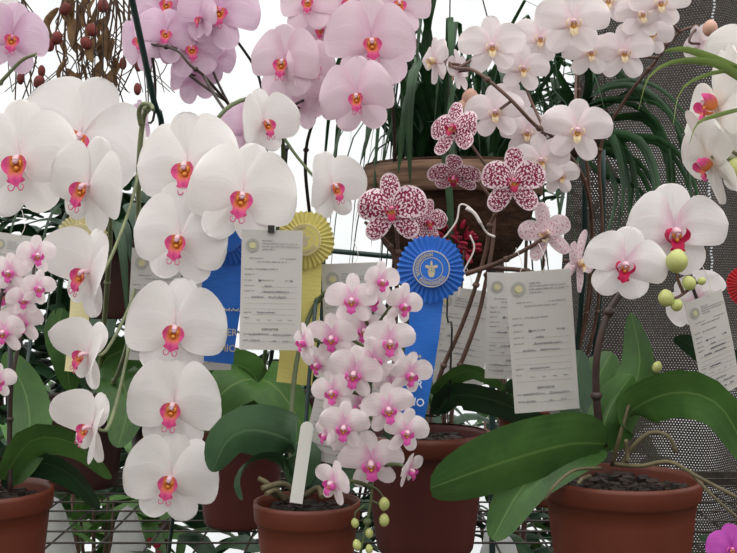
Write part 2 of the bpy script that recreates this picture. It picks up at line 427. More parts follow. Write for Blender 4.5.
def stems(parent, paths, mat, r=.0028, name='flower_stem', pedicels=(), r1=None, nodes=True):
    for k, path in enumerate(paths):
        mb = MB(); pp = spline(path, 5)
        mb.tube(path, r, r1 or r*.6, n=8, smooth=5)
        if nodes:
            for i in range(6, len(pp)-2, 9): mb.blob(pp[i], (r*1.5, r*1.5, r*1.3), nu=8, nv=5)
        if k == 0:
            for (a, d, q) in pedicels:
                mb.tube([a, a + d*.018, (a+d*.03).lerp(q, .55), q], .0016, .0021, n=6, smooth=4)
        mb.build(name, mat, parent)
def nearest(path, p):
    pp = spline(path, 8); return min(pp, key=lambda q: (q-p).length)
def pot(parent, c, R, H, mat='pot', soil=True, name='pot'):
    mb = MB(); b = .74*R; rb = .022
    prof_ = [(0,0),(b*.96,0),(b,.004)]
    for i in range(1,9):
        a = i/8; prof_.append((b+(R*.93-b)*a, (H-rb)*a))
    prof_ += [(R*.955,H-rb+.001),(R*.985,H-rb+.004),(R,H-.004),(R*.995,H),(R*.955,H),(R*.94,H-.006),(R*.90,H-rb),(R*.86,H-.03)]
    mb.lathe(prof_, c); mb.build(name, mat, parent)
    if soil:
        mb = MB(); zs = H-.018; rs = R*.90; n = 9; pts=[]; uv=[]
        for j in range(n):
            for i in range(32):
                th = 2*PI*i/32; rr = rs*j/(n-1)
                pts.append(Vector(c)+Vector((rr*math.cos(th), rr*math.sin(th), zs + rnd.uniform(-.002,.004)+ .006*(1-j/(n-1))))); uv.append((i/32,j/n))
        mb.grid(pts, uv, 32, n, closeu=True)
        for i in range(110):
            th = rnd.uniform(0,6.28); rr = rs*.92*math.sqrt(rnd.random()); s = rnd.uniform(.004,.009)
            R3 = Matrix.Rotation(rnd.uniform(0,6),3,'Z') @ Matrix.Rotation(rnd.uniform(-.6,.6),3,'X')
            mb.box(Vector(c)+Vector((rr*math.cos(th), rr*math.sin(th), zs+.007)), (s*1.5, s, s*.8), R3)
        mb.build('bark_mix', 'bark', parent)
def leaf(parent, path, wpx, side, mat='leaf', cup=0, fold=-.15, p=.5, q=.45, roll=None):
    y = sum(q_.y for q_ in path)/len(path)
    mb = MB(); mb.blade(path, M2(wpx, y), side, cup=cup, fold=fold, p=p, q=q, roll=roll, ruf=.03)
    return mb.build('leaf', mat, parent)
# ================================================================= setting
mb = MB(); mb.poly([(-7,-2.5,0),(7,-2.5,0),(7,6,0),(-7,6,0)]); o = mb.build('floor', 'ground'); struct(o)
# back wall: greenhouse film hung in soft folds
mb = MB(); pts=[]; uv=[]; nu, nv = 120, 12
for j in range(nv):
    for i in range(nu):
        x = -4.5+9*i/(nu-1); z = 4.2*j/(nv-1)
        pts.append(Vector((x, 2.55+.03*math.sin(x*9+z*.4)+.02*math.sin(x*23+1), z))); uv.append((x, z))
mb.grid(pts, uv, nu, nv); o = mb.build('wall_back', 'sheet'); struct(o)
# an overhead beam the hanging pots are wired to
mb = MB(); mb.box((0,.55,2.3), (6,.07,.1)); o = mb.build('trim_1', 'wood'); struct(o)
mb = MB(); mb.box((0,1.5,2.3), (6,.07,.1)); o = mb.build('trim_4', 'wood'); struct(o)
for sx, nm in ((-2.9,'trim_2'),(2.9,'trim_3')):
    mb = MB(); mb.box((sx,.55,1.125), (.09,.07,2.25)); o = mb.build(nm, 'wood'); struct(o)

# shade cloth, hung in folds at the right
mb = MB(); pts=[]; uv=[]; nu, nv = 150, 60
x0 = P(572,0,1.05).x; x1 = 1.7
for j in range(nv):
    for i in range(nu):
        a = i/(nu-1); x = x0+(x1-x0)*a; z = .0+2.35*j/(nv-1)
        fold = .028*math.sin(x*17+.5*math.sin(z*2)) + .016*math.sin(x*41+z*1.3+1)+.01*math.sin(z*5+x*9)
        pts.append(Vector((x - .03*math.sin(z*2.3)*(1-a), 1.05+fold, z))); uv.append((x*1.03, z))
mb.grid(pts, uv, nu, nv)
cloth = thing('shade_cloth', 'grey knitted shade cloth hanging in folds behind the plants at the right', 'shade cloth', (.9,1.05,0))
mb.build('mesh_cloth', 'net', cloth)
for k, (pa, pb, lab) in enumerate([((716,-12),(709,52),1), ((708,150),(714,330),1)]):
    mb = MB()
    A = P(*pa, 1.0); B = P(*pb, 1.0); nn = int((A-B).length/.006)
    for i in range(nn):
        c = A.lerp(B, i/nn); mb.box(c+Vector((.001*math.sin(i*1.3),0,0)), (.0036,.003,.0028), Matrix.Rotation(rnd.uniform(-.5,.5),3,'Y'))
    s_ = mb.build('seam_stitching', 'whiteprint', cloth)

# wire bench
bench = thing('wire_bench', 'galvanised wire grid bench top under the flower pots', 'bench', (0,.45,0))
mb = MB()
bx0, bx1, by0, by1 = -1.15, 1.25, -.30, .92
y_ = by0
while y_ <= by1+.001:
    mb.tube([(bx0,y_,BENCH-.0035),(bx1,y_,BENCH-.0035)], .0016, n=5, smooth=0); y_ += .066
x_ = bx0
while x_ <= bx1+.001:
    mb.tube([(x_,by0,BENCH-.0065),(x_,by1,BENCH-.0065)], .0016, n=5, smooth=0); x_ += .066
mb.build('wire_grid', 'wire', bench)
mb = MB()
for y_ in (by0, by1): mb.box(((bx0+bx1)/2, y_, BENCH-.022), (bx1-bx0+.03,.02,.026))
for x_ in (bx0, bx1): mb.box((x_,(by0+by1)/2, BENCH-.022), (.02,by1-by0,.026))
mb.build('bench_frame', 'wire', bench)
for x_ in (bx0, bx1):
    for y_ in (by0, by1):
        mb = MB(); mb.box((x_, y_, (BENCH-.035)/2), (.035,.035,BENCH-.035)); mb.build('leg', 'wire', bench)

# ================================================================= potted orchids
def vw(z=0): return (0,0,1)
def plant_base(px, y): p = P(px, 276, y); return Vector((p.x, y, BENCH))

# ---- white-and-magenta orchid in the right-hand pot
b = plant_base(621, 0)
t = thing('potted_orchid', 'potted orchid with white crimson-lipped flowers and broad leaves in the front terracotta pot at right', 'orchid', b, 'potted show orchids')
pot(t, b, .079, .150)
s1 = [P(604,446,0), P(597,405,-.01), P(597,355,-.02), P(609,312,-.02), P(630,284,-.01), P(662,262,0), P(688,272,-.02), P(690,288,-.04)]
peds = []
for (px,py,y,w,yaw,pi_,ro) in [(674,232,-.05,104,6,6,2), (625,265,-.065,83,-6,4,12)]:
    a, d = flower(t, px, py, y, w, 'whitepink', yaw, pi_, ro); peds.append((a, d, nearest(s1, a)))
a, d = flower(t, 697, 300, .015, 62, 'whitepink', 150, 5, 40); peds.append((a, -d*.2, nearest(s1, a)))
stems(t, [s1], 'stem_dark', .0042, pedicels=peds, r1=.0022)
for (px,py,r_,tl) in [(677,261,11,10),(689,283,7,-30),(666,298,8,-10),(677,305,6,40),(702,281,4,60)]: bud(t, px, py, -.075, r_, 'bud', tl, 20, 1.12)
stems(t, [[P(690,288,-.06),P(680,296,-.068),P(668,300,-.07)],[P(688,290,-.065),P(695,284,-.07),P(702,281,-.075)],[P(684,294,-.065),P(678,280,-.07),P(676,268,-.075)]], 'stem_brown', .0018, name='bud_stalk', nodes=False)
leaf(t, [P(606,444,-.01), P(570,444,-.05), P(510,460,-.09), P(430,488,-.12)], 78, (.2,-.30,.93), 'leaf', fold=-.12, p=.42, q=.38)
leaf(t, [P(606,450,.0), P(570,458,-.03), P(525,484,-.05), P(492,540,-.06)], 46, (.75,-.15,-.6), 'leaf', fold=-.2)
leaf(t, [P(612,452,.0), P(622,415,.0), P(640,365,.01), P(631,312,.02)], 42, (1,.2,.05), 'leaf', fold=-.25, p=.35, q=.6)
leaf(t, [P(606,452,0), P(604,425,-.01), P(614,400,-.01), P(632,375,-.015)], 40, (.9,-.3,.3), 'leaf', fold=-.35, p=.4, q=.5)
leaf(t, [P(618,440,.0), P(635,408,-.02), P(680,392,-.05), P(722,408,-.08), P(752,466,-.10)], 52, (.25,-.55,.8), 'leaf', fold=-.18, p=.4, q=.45)
leaf(t, [P(600,448,.03), P(585,420,.06), P(575,385,.08), P(580,350,.1)], 40, (1,.1,.1), 'leaf_dark', fold=-.2)
leaf(t, [P(606,440,.05), P(600,410,.08), P(598,380,.09), P(612,352,.1)], 44, (1,-.1,.1), 'leaf', fold=-.2)
for path, r_ in [([P(622,466,-.02),P(632,448,-.03),P(650,433,-.04),P(668,436,-.05),P(676,452,-.05)], .0036),
                 ([P(615,464,-.02),P(640,466,-.04),P(670,462,-.06),P(700,478,-.09),P(742,500,-.10)], .0032),
                 ([P(612,465,.0),P(620,436,-.02),P(629,404,-.02)], .0034),
                 ([P(628,462,-.03),P(627,452,-.03),P(626,440,-.035)], .0034),
                 ([P(690,472,-.07),P(712,495,-.09),P(740,520,-.10)], .0022),
                 ([P(600,468,-.04),P(575,470,-.065),P(556,484,-.085),P(545,500,-.085)], .0024),
                 ([P(590,476,-.05),P(582,479,-.082),P(578,484,-.088)], .003)]:
    mb = MB(); mb.tube(path, r_*.72, r_*.55, n=8, smooth=5); mb.build('aerial_root', 'root', t)
bud(t, 657, 367, .0, 5, 'bud', 20)

# ---- small pink spray orchid
b = plant_base(307, .0)
t = thing('potted_orchid', 'potted orchid with a hanging spray of many small pale pink flowers', 'orchid', b, 'potted show orchids')
pot(t, b, .0535, .126)
s1 = [P(296,500,.02), P(291,440,.06), P(297,360,.10), P(318,300,.12), P(355,285,.06), P(372,320,.0), P(370,390,-.03), P(372,450,-.04), P(371,500,-.05), P(360,555,-.05)]
peds=[]
SM = [(352,304,46,-5,2),(381,285,36,25,10),(403,309,38,30,15),(332,341,46,-12,-6),(389,346,48,12,5),(304,346,34,-55,0),(354,377,50,-8,8),(374,364,44,10,-10),(333,396,42,-20,-5),(410,378,40,25,12),
      (388,413,48,8,-4),(344,431,46,-6,6),(406,436,42,16,8),(326,439,30,-60,10),(371,466,58,0,0),(333,487,42,-45,20),(410,474,34,60,-10),(364,334,40,0,12),(318,368,34,-40,0),(360,410,42,5,0),(392,388,36,20,0),(372,304,36,10,-8),(352,452,38,-10,0)]
for k, (px,py,w,yaw,ro) in enumerate(SM):
    yy = -.045 - rnd.uniform(0,.02) - (.015 if k < 17 else -.025)
    a, d = flower(t, px, py-4, yy, w*1.2, 'small', yaw, rnd.uniform(4,22), ro+rnd.uniform(-6,6), opening=.05, det=.5); peds.append((a, d*.6, nearest(s1[4:], a)))
stems(t, [s1], 'stem_olive', .003, pedicels=peds, r1=.0014)
for (px,py,r_) in [(384,504,5.5),(384,520,5.2),(369,533,4.2),(355,523,4),(357,545,4.6),(369,549,3.8)]: bud(t, px, py, -.05, r_, 'bud', rnd.uniform(-15,15), 0, 1.3)
stems(t, [[P(371,486,-.05),P(378,490,-.05),P(384,498,-.05)],[P(370,500,-.05),P(380,505,-.05),P(384,513,-.05)],[P(367,520,-.05),P(369,530,-.05)],[P(365,505,-.05),P(356,512,-.05),P(355,519,-.05)]], 'stem_olive', .0012, name='bud_stalk', nodes=False)
leaf(t, [P(300,488,.0), P(296,446,.0), P(255,430,-.02), P(228,440,-.03), P(212,472,-.03)], 54, (-.4,-.25,.85), 'leaf_blue', fold=-.2, p=.35, q=.5)
leaf(t, [P(295,494,.0), P(278,462,-.01), P(252,462,-.03), P(240,480,-.04), P(243,500,-.05)], 26, (.4,-.8,.4), 'leaf_dark', fold=-.3)
leaf(t, [P(302,492,.02), P(300,462,.04), P(280,444,.05), P(258,458,.05)], 26, (.3,-.6,.7), 'leaf_dark', fold=-.2)
leaf(t, [P(310,492,.02), P(330,470,.03), P(345,475,.02), P(352,490,.0)], 24, (.3,.6,.7), 'leaf_dark', fold=-.2)
for path in [[P(296,500,.0),P(275,495,-.02),P(268,484,-.03),P(258,478,-.03)], [P(305,496,-.01),P(318,488,-.02),P(322,497,-.035)], [P(286,500,-.02),P(276,490,-.03),P(266,494,-.04)], [P(300,500,-.02),P(285,484,-.025),P(262,488,-.04)]]:
    mb = MB(); mb.tube(path, .0032, .0026, n=8, smooth=5); mb.build('aerial_root', 'root', t)
mb = MB(); mb.tube([P(303,500,.03), P(306,420,.05), P(312,345,.07), P(316,300,.1)], .0022, n=7, smooth=4); mb.build('support_stake', 'stake', t)

# ---- burgundy-spotted orchid
b = plant_base(425, .31)
t = thing('potted_orchid', 'potted orchid with burgundy-spotted flowers on bare dark stems beside the blue rosette', 'orchid', b, 'potted show orchids')
pot(t, b, .083, .150, 'pot_red')
mb = MB(); mb.lathe([(.0815,-.022),(.0855,-.020),(.0868,-.004),(.086,.001),(.079,.002)], (b.x,b.y,b.z+.150)); mb.build('pot_rim', 'pot', t)
s1 = [P(431,415,.3), P(440,375,.29), P(462,325,.27), P(476,285,.25), P(486,250,.24), P(492,220,.22), P(508,200,.2)]
s2 = [P(437,415,.3), P(456,375,.28), P(477,320,.26), P(487,275,.25), P(493,240,.25), P(495,190,.25)]
s3 = [P(392,413,.30), P(395,340,.25), P(397,280,.2), P(398,252,.18), P(396,225,.17)]
s4 = [P(398,270,.19), P(392,250,.18), P(380,235,.17), P(365,222,.16)]
s5 = [P(466,274,.25), P(500,262,.23), P(530,247,.2), P(548,235,.18)]
s6 = [P(486,268,.25), P(520,270,.24), P(556,276,.23), P(582,262,.2)]
peds=[]
for (px,py,y,w,yaw,pi_,ro,kd,s) in [(392,209,.14,70,-8,2,-4,'spot',s3),(428,222,.17,46,35,6,4,'spot',s3),(513,181,.15,66,4,2,0,'spot',s1),(453,128,.18,58,-38,-12,-4,'spot',s1),(454,176,.20,54,-20,50,8,'spot',s1),
      (545,232,.19,56,-22,4,-12,'pale',s5),(580,262,.2,58,50,5,20,'pale',s6)]:
    a, d = flower(t, px, py, y, w, kd, yaw, pi_, ro); peds.append((a, d, nearest(s, a)))
stems(t, [s1, s2, s3, s4, s5, s6], 'stem_brown', .0032, pedicels=peds, r1=.002)
mb = MB(); mb.tube([P(400,282,.15), P(420,258,.14), P(440,242,.15), P(456,222,.15), P(460,205,.15), P(470,208,.15), P(478,218,.15), P(486,232,.16), P(495,237,.16)], .0009, .0014, n=7, smooth=5); mb.build('aerial_root', 'root_white', t)
mb = MB(); mb.tube([P(458,300,.16), P(462,275,.16), P(474,250,.16), P(470,235,.16)], .0008, .0012, n=7, smooth=5); mb.build('aerial_root', 'root_white', t)
mb = MB(); mb.tube([P(466,208,.15), P(474,213,.15), P(481,224,.15)], .0022, .002, n=7, smooth=5); mb.build('aerial_root', 'root_white', t)
for pth in ([P(449,400,.24),P(452,330,.24),P(450,322,.24),P(447,316,.24),P(449,250,.24)],):
    mb = MB(); mb.tube(pth, .0013, n=6, smooth=2); mb.build('support_wire', 'stake_blk', t)
leaf(t, [P(432,412,.28), P(440,388,.25), P(470,370,.22), P(506,388,.2)], 22, (.2,-.7,.7), 'leaf', fold=-.2)
leaf(t, [P(436,414,.28), P(455,395,.25), P(500,402,.22), P(548,425,.2), P(600,432,.2)], 42, (.1,-.75,.65), 'leaf_dark', fold=-.15, p=.35, q=.6)
leaf(t, [P(420,416,.28), P(408,405,.24), P(392,420,.22), P(388,440,.22)], 24, (.4,-.6,.6), 'leaf_dark', fold=-.15)
leaf(t, [P(425,412,.33), P(420,380,.36), P(412,350,.38), P(404,330,.38)], 26, (1,0,.1), 'leaf_dark', fold=-.15)

# ---- large white cascade in the middle-left
b = plant_base(240, .46)
t = thing('potted_orchid', 'potted orchid with a cascade of large round white flowers over the blue award ribbon', 'orchid', b, 'potted show orchids')
pot(t, b, .068, .142, 'pot_red')
s1 = [P(252,420,.45), P(262,380,.42), P(270,300,.36), P(280,200,.28), P(282,135,.2), P(262,100,.14), P(225,110,.1), P(198,160,.09), P(190,230,.08), P(186,300,.07), P(182,400,.06), P(178,480,.06)]
peds=[]
for (px,py,y,w,yaw,pi_,ro,kd) in [(188,167,.06,108,-14,0,-8,'white'),(242,196,.03,103,8,2,12,'white'),(180,238,.045,96,-8,6,8,'white'),(175,328,.03,97,6,6,10,'white'),(174,405,.02,94,-4,4,7,'white'),(171,478,.01,90,-2,2,10,'white'),
      (264,122,.12,66,40,6,-10,'white'),(332,186,.15,68,40,4,-14,'white')]:
    a, d = flower(t, px, py, y, w, kd, yaw, pi_, ro, opening=.45 if yaw > 30 else 0); peds.append((a, d*.8, nearest(s1, a)))
s2 = [P(298,370,.30), P(302,300,.3), P(306,240,.27), P(318,215,.24), P(333,205,.2)]
stems(t, [s1, s2], 'stem_olive', .003, pedicels=peds)
mb = MB(); mb.tube([P(168,560,.5)+Vector((0,0,.0)), P(176,480,.3), P(183,300,.12), P(184,262,.1)], .003, n=7, smooth=3); mb.build('support_stake', 'stake', t)
mb = MB(); mb.tube([P(262,425,.45), P(278,300,.38), P(285,160,.28), P(287,150,.27)], .003, n=7, smooth=3); mb.build('support_stake', 'stake_blk', t)
leaf(t, [P(256,415,.43), P(255,375,.40), P(222,362,.36), P(180,364,.34), P(135,384,.33)], 34, (.1,-.4,.9), 'leaf_lt', fold=-.15, p=.35, q=.55)
leaf(t, [P(257,412,.42), P(256,380,.38), P(225,390,.34), P(186,438,.32)], 46, (-.75,-.2,.6), 'leaf_lt', fold=-.12, p=.35, q=.5)
leaf(t, [P(257,412,.42), P(260,380,.38), P(284,396,.34), P(314,448,.32)], 46, (.75,-.2,.6), 'leaf_lt', fold=-.15, p=.35, q=.45)
leaf(t, [P(256,420,.44), P(280,390,.44), P(300,372,.44), P(330,376,.42)], 30, (.3,-.6,.7), 'leaf_dark', fold=-.15)
leaf(t, [P(244,422,.46), P(234,380,.5), P(215,355,.5), P(200,352,.5)], 34, (.8,-.2,.5), 'leaf_dark', fold=-.15)

# ---- white orchid at the far left
b = plant_base(82, .74)
t = thing('potted_orchid', 'potted orchid with large white flowers turned left at the left edge', 'orchid', b, 'potted show orchids')
pot(t, b, .078, .15, 'pot_dk')
s1 = [P(100,392,.72), P(112,385,.62), P(126,350,.40), P(135,300,.26), P(138,230,.25), P(139,165,.2), P(143,120,.17), P(150,104,.15)]
s2 = [P(98,392,.7), P(106,300,.5), P(110,220,.4), P(100,160,.34), P(76,140,.30), P(50,150,.28), P(24,160,.25)]
peds=[]
for (px,py,y,w,yaw,pi_,ro,s) in [(20,160,.19,116,-4,4,-4,s2),(80,138,.27,126,8,2,26,s2),(88,186,.16,96,-28,8,22,s2),(88,272,.04,90,-38,6,26,s1),(87,354,-.02,74,-44,4,34,s1),(91,427,-.065,74,-44,4,28,s1)]:
    a, d = flower(t, px, py, y, w, 'white', yaw, pi_, ro, opening=.55 if yaw < -34 else .05); peds.append((a, d, nearest(s, a)))
stems(t, [s1, s2], 'stem_green', .0036, pedicels=peds, r1=.003)
mb = MB(); mb.tube([P(141,125,.16), P(139,112,.15), P(143,104,.14), P(151,105,.13), P(153,110,.12)], .003, .002, n=8, smooth=4); mb.build('stem_tip', 'stem_green', t)
leaf(t, [P(90,392,.7), P(105,360,.62), P(135,350,.6), P(160,378,.6)], 46, (.3,-.6,.7), 'leaf', fold=-.15)
leaf(t, [P(95,392,.7), P(118,378,.62), P(128,405,.58), P(118,448,.56)], 52, (.9,-.3,.2), 'leaf', fold=-.12)
leaf(t, [P(70,392,.72), P(66,360,.7), P(58,330,.7), P(62,308,.7)], 34, (1,-.1,.1), 'leaf', fold=-.15)
leaf(t, [P(88,395,.72), P(92,350,.74), P(100,320,.78), P(95,290,.8)], 34, (1,-.1,.1), 'leaf_dark', fold=-.15)

# ---- small pink orchid in the left-hand pot
b = plant_base(-14, 0)
t = thing('potted_orchid', 'potted orchid with small pink flowers in the terracotta pot at the bottom left corner', 'orchid', b, 'potted show orchids')
pot(t, b, .066, .138)
s1 = [P(10,492,0), P(10,430,0), P(12,380,-.01), P(22,330,0), P(30,290,.01), P(36,258,.02)]
s2 = [P(-6,492,0), P(-8,400,0), P(-4,330,-.02), P(2,290,-.02)]
peds=[]
for (px,py,w,yaw,ro,s) in [(36,255,44,40,0,s1),(38,288,38,40,10,s1),(10,272,44,-8,0,s2),(6,294,46,-10,6,s2),(22,322,46,10,-4,s1),(4,332,48,-5,0,s2),(-2,381,40,30,0,s2),(24,300,36,10,0,s1)]:
    a, d = flower(t, px, py, -.02+rnd.uniform(-.015,.01), w, 'small', yaw, 8, ro, opening=.08, det=.5); peds.append((a, d*.6, nearest(s, a)))
stems(t, [s1, s2], 'stem_dark', .0026, pedicels=peds)
mb = MB(); mb.tube([P(14,478,.03), P(24,390,.10), P(36,300,.16)], .0022, n=7); mb.build('support_stake', 'stake', t)
mb = MB(); mb.tube([P(9,490,.01), P(11,300,.02)], .0026, n=7); mb.build('support_stake', 'stake_blk', t)
leaf(t, [P(6,484,.02), P(28,440,.03), P(26,395,.05), P(5,352,.06)], 44, (1,-.1,.1), 'leaf', fold=-.15, p=.35)
leaf(t, [P(2,480,.0), P(32,440,-.01), P(75,444,-.02), P(112,478,-.03)], 40, (.15,-.55,.8), 'leaf', fold=-.15, p=.35)
leaf(t, [P(2,486,.02), P(30,462,.03), P(70,474,.03), P(100,508,.03)], 40, (.15,-.55,.8), 'leaf_dark', fold=-.15, p=.35)

# ---- lilac-pink orchid at top left
b = plant_base(166, .84)
t = thing('potted_orchid', 'potted orchid with lilac-pink flowers at the top beside the slanting green cane', 'orchid', b, 'potted show orchids')
pot(t, b, .072, .15, 'pot_dk')
s1 = [P(168,392,.84), P(166,330,.8), P(196,250,.7), P(240,170,.55), P(256,145,.45), P(236,114,.36), P(206,78,.28), P(190,65,.265), P(176,50,.27), P(150,44,.30)]
s2 = [P(170,392,.86), P(200,300,.8), P(262,170,.6), P(262,90,.5), P(240,45,.42), P(212,20,.38), P(180,12,.36)]
peds=[]
for (px,py,y,w,yaw,pi_,ro,s) in [(166,34,.30,60,14,-6,14,s1),(219,11,.30,80,14,0,12,s2),(191,48,.31,62,12,6,-10,s1),(142,38,.33,66,-34,6,-24,s1),(202,18,.29,44,-50,0,0,s2),(196,76,.36,60,156,0,10,s1),(168,4,.34,66,0,0,8,s2),(184,-6,.34,60,0,0,8,s2),(214,60,.37,52,160,10,-20,s1),(15,36,.34,64,30,4,4,s1),(247,128,.20,60,35,6,0,s1),(140,120,.42,40,-50,4,0,s1)]:
    if px == 15: continue
    a, d = flower(t, px, py, y, w, 'lilac', yaw, pi_, ro); peds.append((a, d, nearest(s, a)))
stems(t, [s1, s2], 'stem_dark', .0026, pedicels=peds)
leaf(t, [P(164,392,.84), P(150,370,.8), P(130,372,.78), P(112,398,.76)], 34, (.2,-.7,.7), 'leaf_dark')
leaf(t, [P(170,392,.84), P(190,350,.82), P(205,330,.8), P(200,310,.8)], 34, (1,-.2,.2), 'leaf_dark')

# ---- orchid at the left margin, top
b = plant_base(-75, .6)
t = thing('potted_orchid', 'potted orchid whose one pale lilac flower enters the top left corner', 'orchid', b, 'potted show orchids')
pot(t, b, .075, .15, 'pot_dk')
s1 = [P(-75,420,.6), P(-80,300,.55), P(-60,120,.45), P(-20,50,.36), P(10,60,.34)]
peds=[]
for (px,py,y,w,yaw,ro) in [(12,38,.30,72,20,10),(-18,8,.32,72,10,0)]:
    a, d = flower(t, px, py, y, w, 'white' if px<0 else 'lilac', yaw, 4, ro); peds.append((a,d,nearest(s1,a)))
s3 = [P(-30,110,.4), P(-5,88,.32), P(20,62,.3), P(36,54,.28)]
stems(t, [s1, s3], 'stem_green', .003, pedicels=peds)
leaf(t, [P(-75,415,.6), P(-50,380,.55), P(-20,390,.5), P(5,425,.5)], 44, (.2,-.7,.7), 'leaf_dark')

# ---- pink orchid at top centre
b = plant_base(335, .80)
t = thing('potted_orchid', 'potted orchid with large soft pink flowers at the top centre', 'orchid', b, 'potted show orchids')
pot(t, b, .074, .15, 'pot_dk')
s1 = [P(338,392,.8), P(372,350,.7), P(392,280,.55), P(394,190,.45), P(393,110,.38), P(380,60,.33), P(345,30,.3), P(315,40,.29), P(290,70,.28)]
s2 = [P(336,392,.8), P(322,300,.7), P(308,200,.55), P(306,150,.45), P(318,110,.36), P(334,80,.32), P(350,40,.3)]
peds=[]
for (px,py,y,w,yaw,pi_,ro,s) in [(284,62,.24,76,-18,6,4,s1),(309,2,.26,60,-10,0,0,s1),(312,66,.25,56,35,4,-6,s1),(371,42,.22,92,6,4,-4,s1),(358,96,.19,76,-16,6,-6,s2),(398,4,.27,66,12,0,0,s1),(350,4,.29,80,0,0,6,s1),(300,108,.29,50,160,0,0,s2),(322,30,.28,46,-20,0,0,s1),(330,96,.28,46,20,10,30,s2)]:
    a, d = flower(t, px, py, y, w, 'pink', yaw, pi_, ro); peds.append((a, d, nearest(s, a)))
stems(t, [s1, s2], 'stem_dark', .003, pedicels=peds)
leaf(t, [P(340,392,.78), P(356,370,.72), P(380,372,.7), P(400,395,.7)], 34, (.2,-.7,.7), 'leaf_dark')
leaf(t, [P(332,392,.8), P(322,370,.76), P(318,350,.75), P(326,330,.75)], 30, (1,-.2,.2), 'leaf_dark')

# ---- cream orchid with yellow lips, top right
b = plant_base(548, .62)
t = thing('potted_orchid', 'potted orchid with arching sprays of cream flowers with golden lips at the top right', 'orchid', b, 'potted show orchids')
pot(t, b, .082, .15, 'pot')
s1 = [P(560,408,.62), P(583,330,.55), P(592,240,.45), P(584,180,.36), P(556,140,.27), P(535,125,.19), P(508,97,.17), P(475,71,.18), P(455,68,.22), P(440,58,.25)]
s2 = [P(564,408,.62), P(594,330,.55), P(602,230,.48), P(600,150,.44), P(625,100,.4), P(655,62,.36), P(680,32,.34), P(706,26,.33)]
s3 = [P(562,408,.62), P(590,300,.55), P(590,200,.46), P(578,90,.38), P(580,40,.34), P(600,10,.33)]
peds=[]
for (px,py,y,w,yaw,pi_,ro,s) in [(492,46,.22,66,-4,6,-4,s1),(523,68,.24,54,6,6,4,s1),(495,112,.22,60,-6,6,-2,s1),(573,22,.22,78,-2,8,0,s3),(577,130,.20,72,-4,8,4,s3),(541,160,.22,60,-10,6,-6,s1),(540,38,.27,58,0,4,6,s3),(624,52,.28,62,-4,6,0,s2),(660,2,.26,62,0,6,0,s2),
      (642,14,.27,54,6,6,0,s2),(608,0,.28,56,-6,6,0,s3),(434,60,.25,54,-66,4,-4,s1),(457,72,.25,48,-120,4,10,s1),(701,44,.32,46,120,0,20,s2),(527,132,.25,54,-6,6,0,s1),(560,176,.27,44,20,6,0,s1),(510,100,.28,44,0,0,20,s1),(590,52,.28,56,5,5,0,s3),(650,34,.3,50,10,5,0,s2)]:
    a, d = flower(t, px, py, y, w, 'cream', yaw, pi_, ro); peds.append((a, d, nearest(s, a)))
stems(t, [s1, s2, s3], 'stem_brown', .003, pedicels=peds)
for (px,py,r_) in [(710,28,7.5),(470,98,8.5),(463,106,6)]: bud(t, px, py, .26, r_, 'bud_pink', 10, 0, 1.15)
leaf(t, [P(550,408,.6), P(535,385,.56), P(512,385,.52), P(495,402,.5)], 30, (.2,-.7,.7), 'leaf_dark')
leaf(t, [P(555,408,.6), P(572,380,.58), P(585,385,.56), P(600,410,.55)], 34, (.2,.7,-.7), 'leaf_dark')
for x_ in (583, 601): 
    mb = MB(); mb.tube([P(x_-14,420,.62), P(x_,280,.52), P(x_+2,150,.46)], .004, n=8); mb.build('support_stake', 'stake', t)

# ---- white orchid entering from the right edge
b = plant_base(812, .12)
t = thing('potted_orchid', 'potted orchid whose white flowers with magenta lips enter at the right edge', 'orchid', b, 'potted show orchids')
pot(t, b, .075, .15, 'pot')
s1 = [P(812,440,.12), P(815,320,.1), P(806,180,.06), P(780,110,.03), P(755,100,.02), P(742,130,.02), P(735,160,.02)]
peds=[]
for (px,py,y,w,yaw,pi_,ro) in [(714,103,.0,120,-84,-4,-26),(708,160,-.01,100,-84,24,-14),(748,52,.03,90,-40,0,0),(762,150,.0,96,-20,4,0)]:
    a, d = flower(t, px, py, y, w, 'side', yaw, pi_, ro); peds.append((a, d, nearest(s1, a)))
stems(t, [s1, [P(744,160,.0), P(728,158,-.02), P(712,156,-.02), P(733,166,-.02)]], 'stem_green', .003, pedicels=peds)
bud(t, 735, 169, -.03, 10, 'bud', 10, 0, 1.1)
leaf(t, [P(810,440,.12), P(780,400,.1), P(740,372,.08), P(700,350,.06), P(674,338,.06)], 36, (.2,-.6,.8), 'leaf_dark')
leaf(t, [P(814,440,.12), P(850,400,.1), P(890,410,.08), P(920,440,.08)], 44, (.2,-.6,.8), 'leaf_dark')

# ---- green spidery orchid, right edge
b = plant_base(905, .0)
t = thing('spider_orchid', 'orchid with long thin yellow-green tepals reaching in from the right edge above the white flowers', 'orchid', b)
pot(t, b, .065, .14, 'pot')
stems(t, [[P(905,470,0), P(880,300,-.02), P(830,130,-.04), P(770,78,-.05), P(742,72,-.05)]], 'stem_green', .003)
for path, w in [([P(745,72,-.05),P(710,58,-.05),P(685,50,-.06),P(664,51,-.06)],9), ([P(745,68,-.05),P(690,60,-.06),P(652,74,-.07),P(638,112,-.07)],6),
             ([P(748,70,-.05),P(712,74,-.06),P(682,90,-.07),P(673,126,-.07)],5.5), ([P(748,108,-.05),P(718,116,-.07),P(698,124,-.08),P(689,146,-.08)],6), ([P(748,84,-.05),P(720,66,-.06),P(700,62,-.06),P(672,62,-.06)],10)]:
    mb = MB(); mb.blade(path, M2(w,-.05), (0,-.7,.7), cup=-.4, p=.3, q=.5, nu=5); mb.build('tepal', 'yel_green', t)

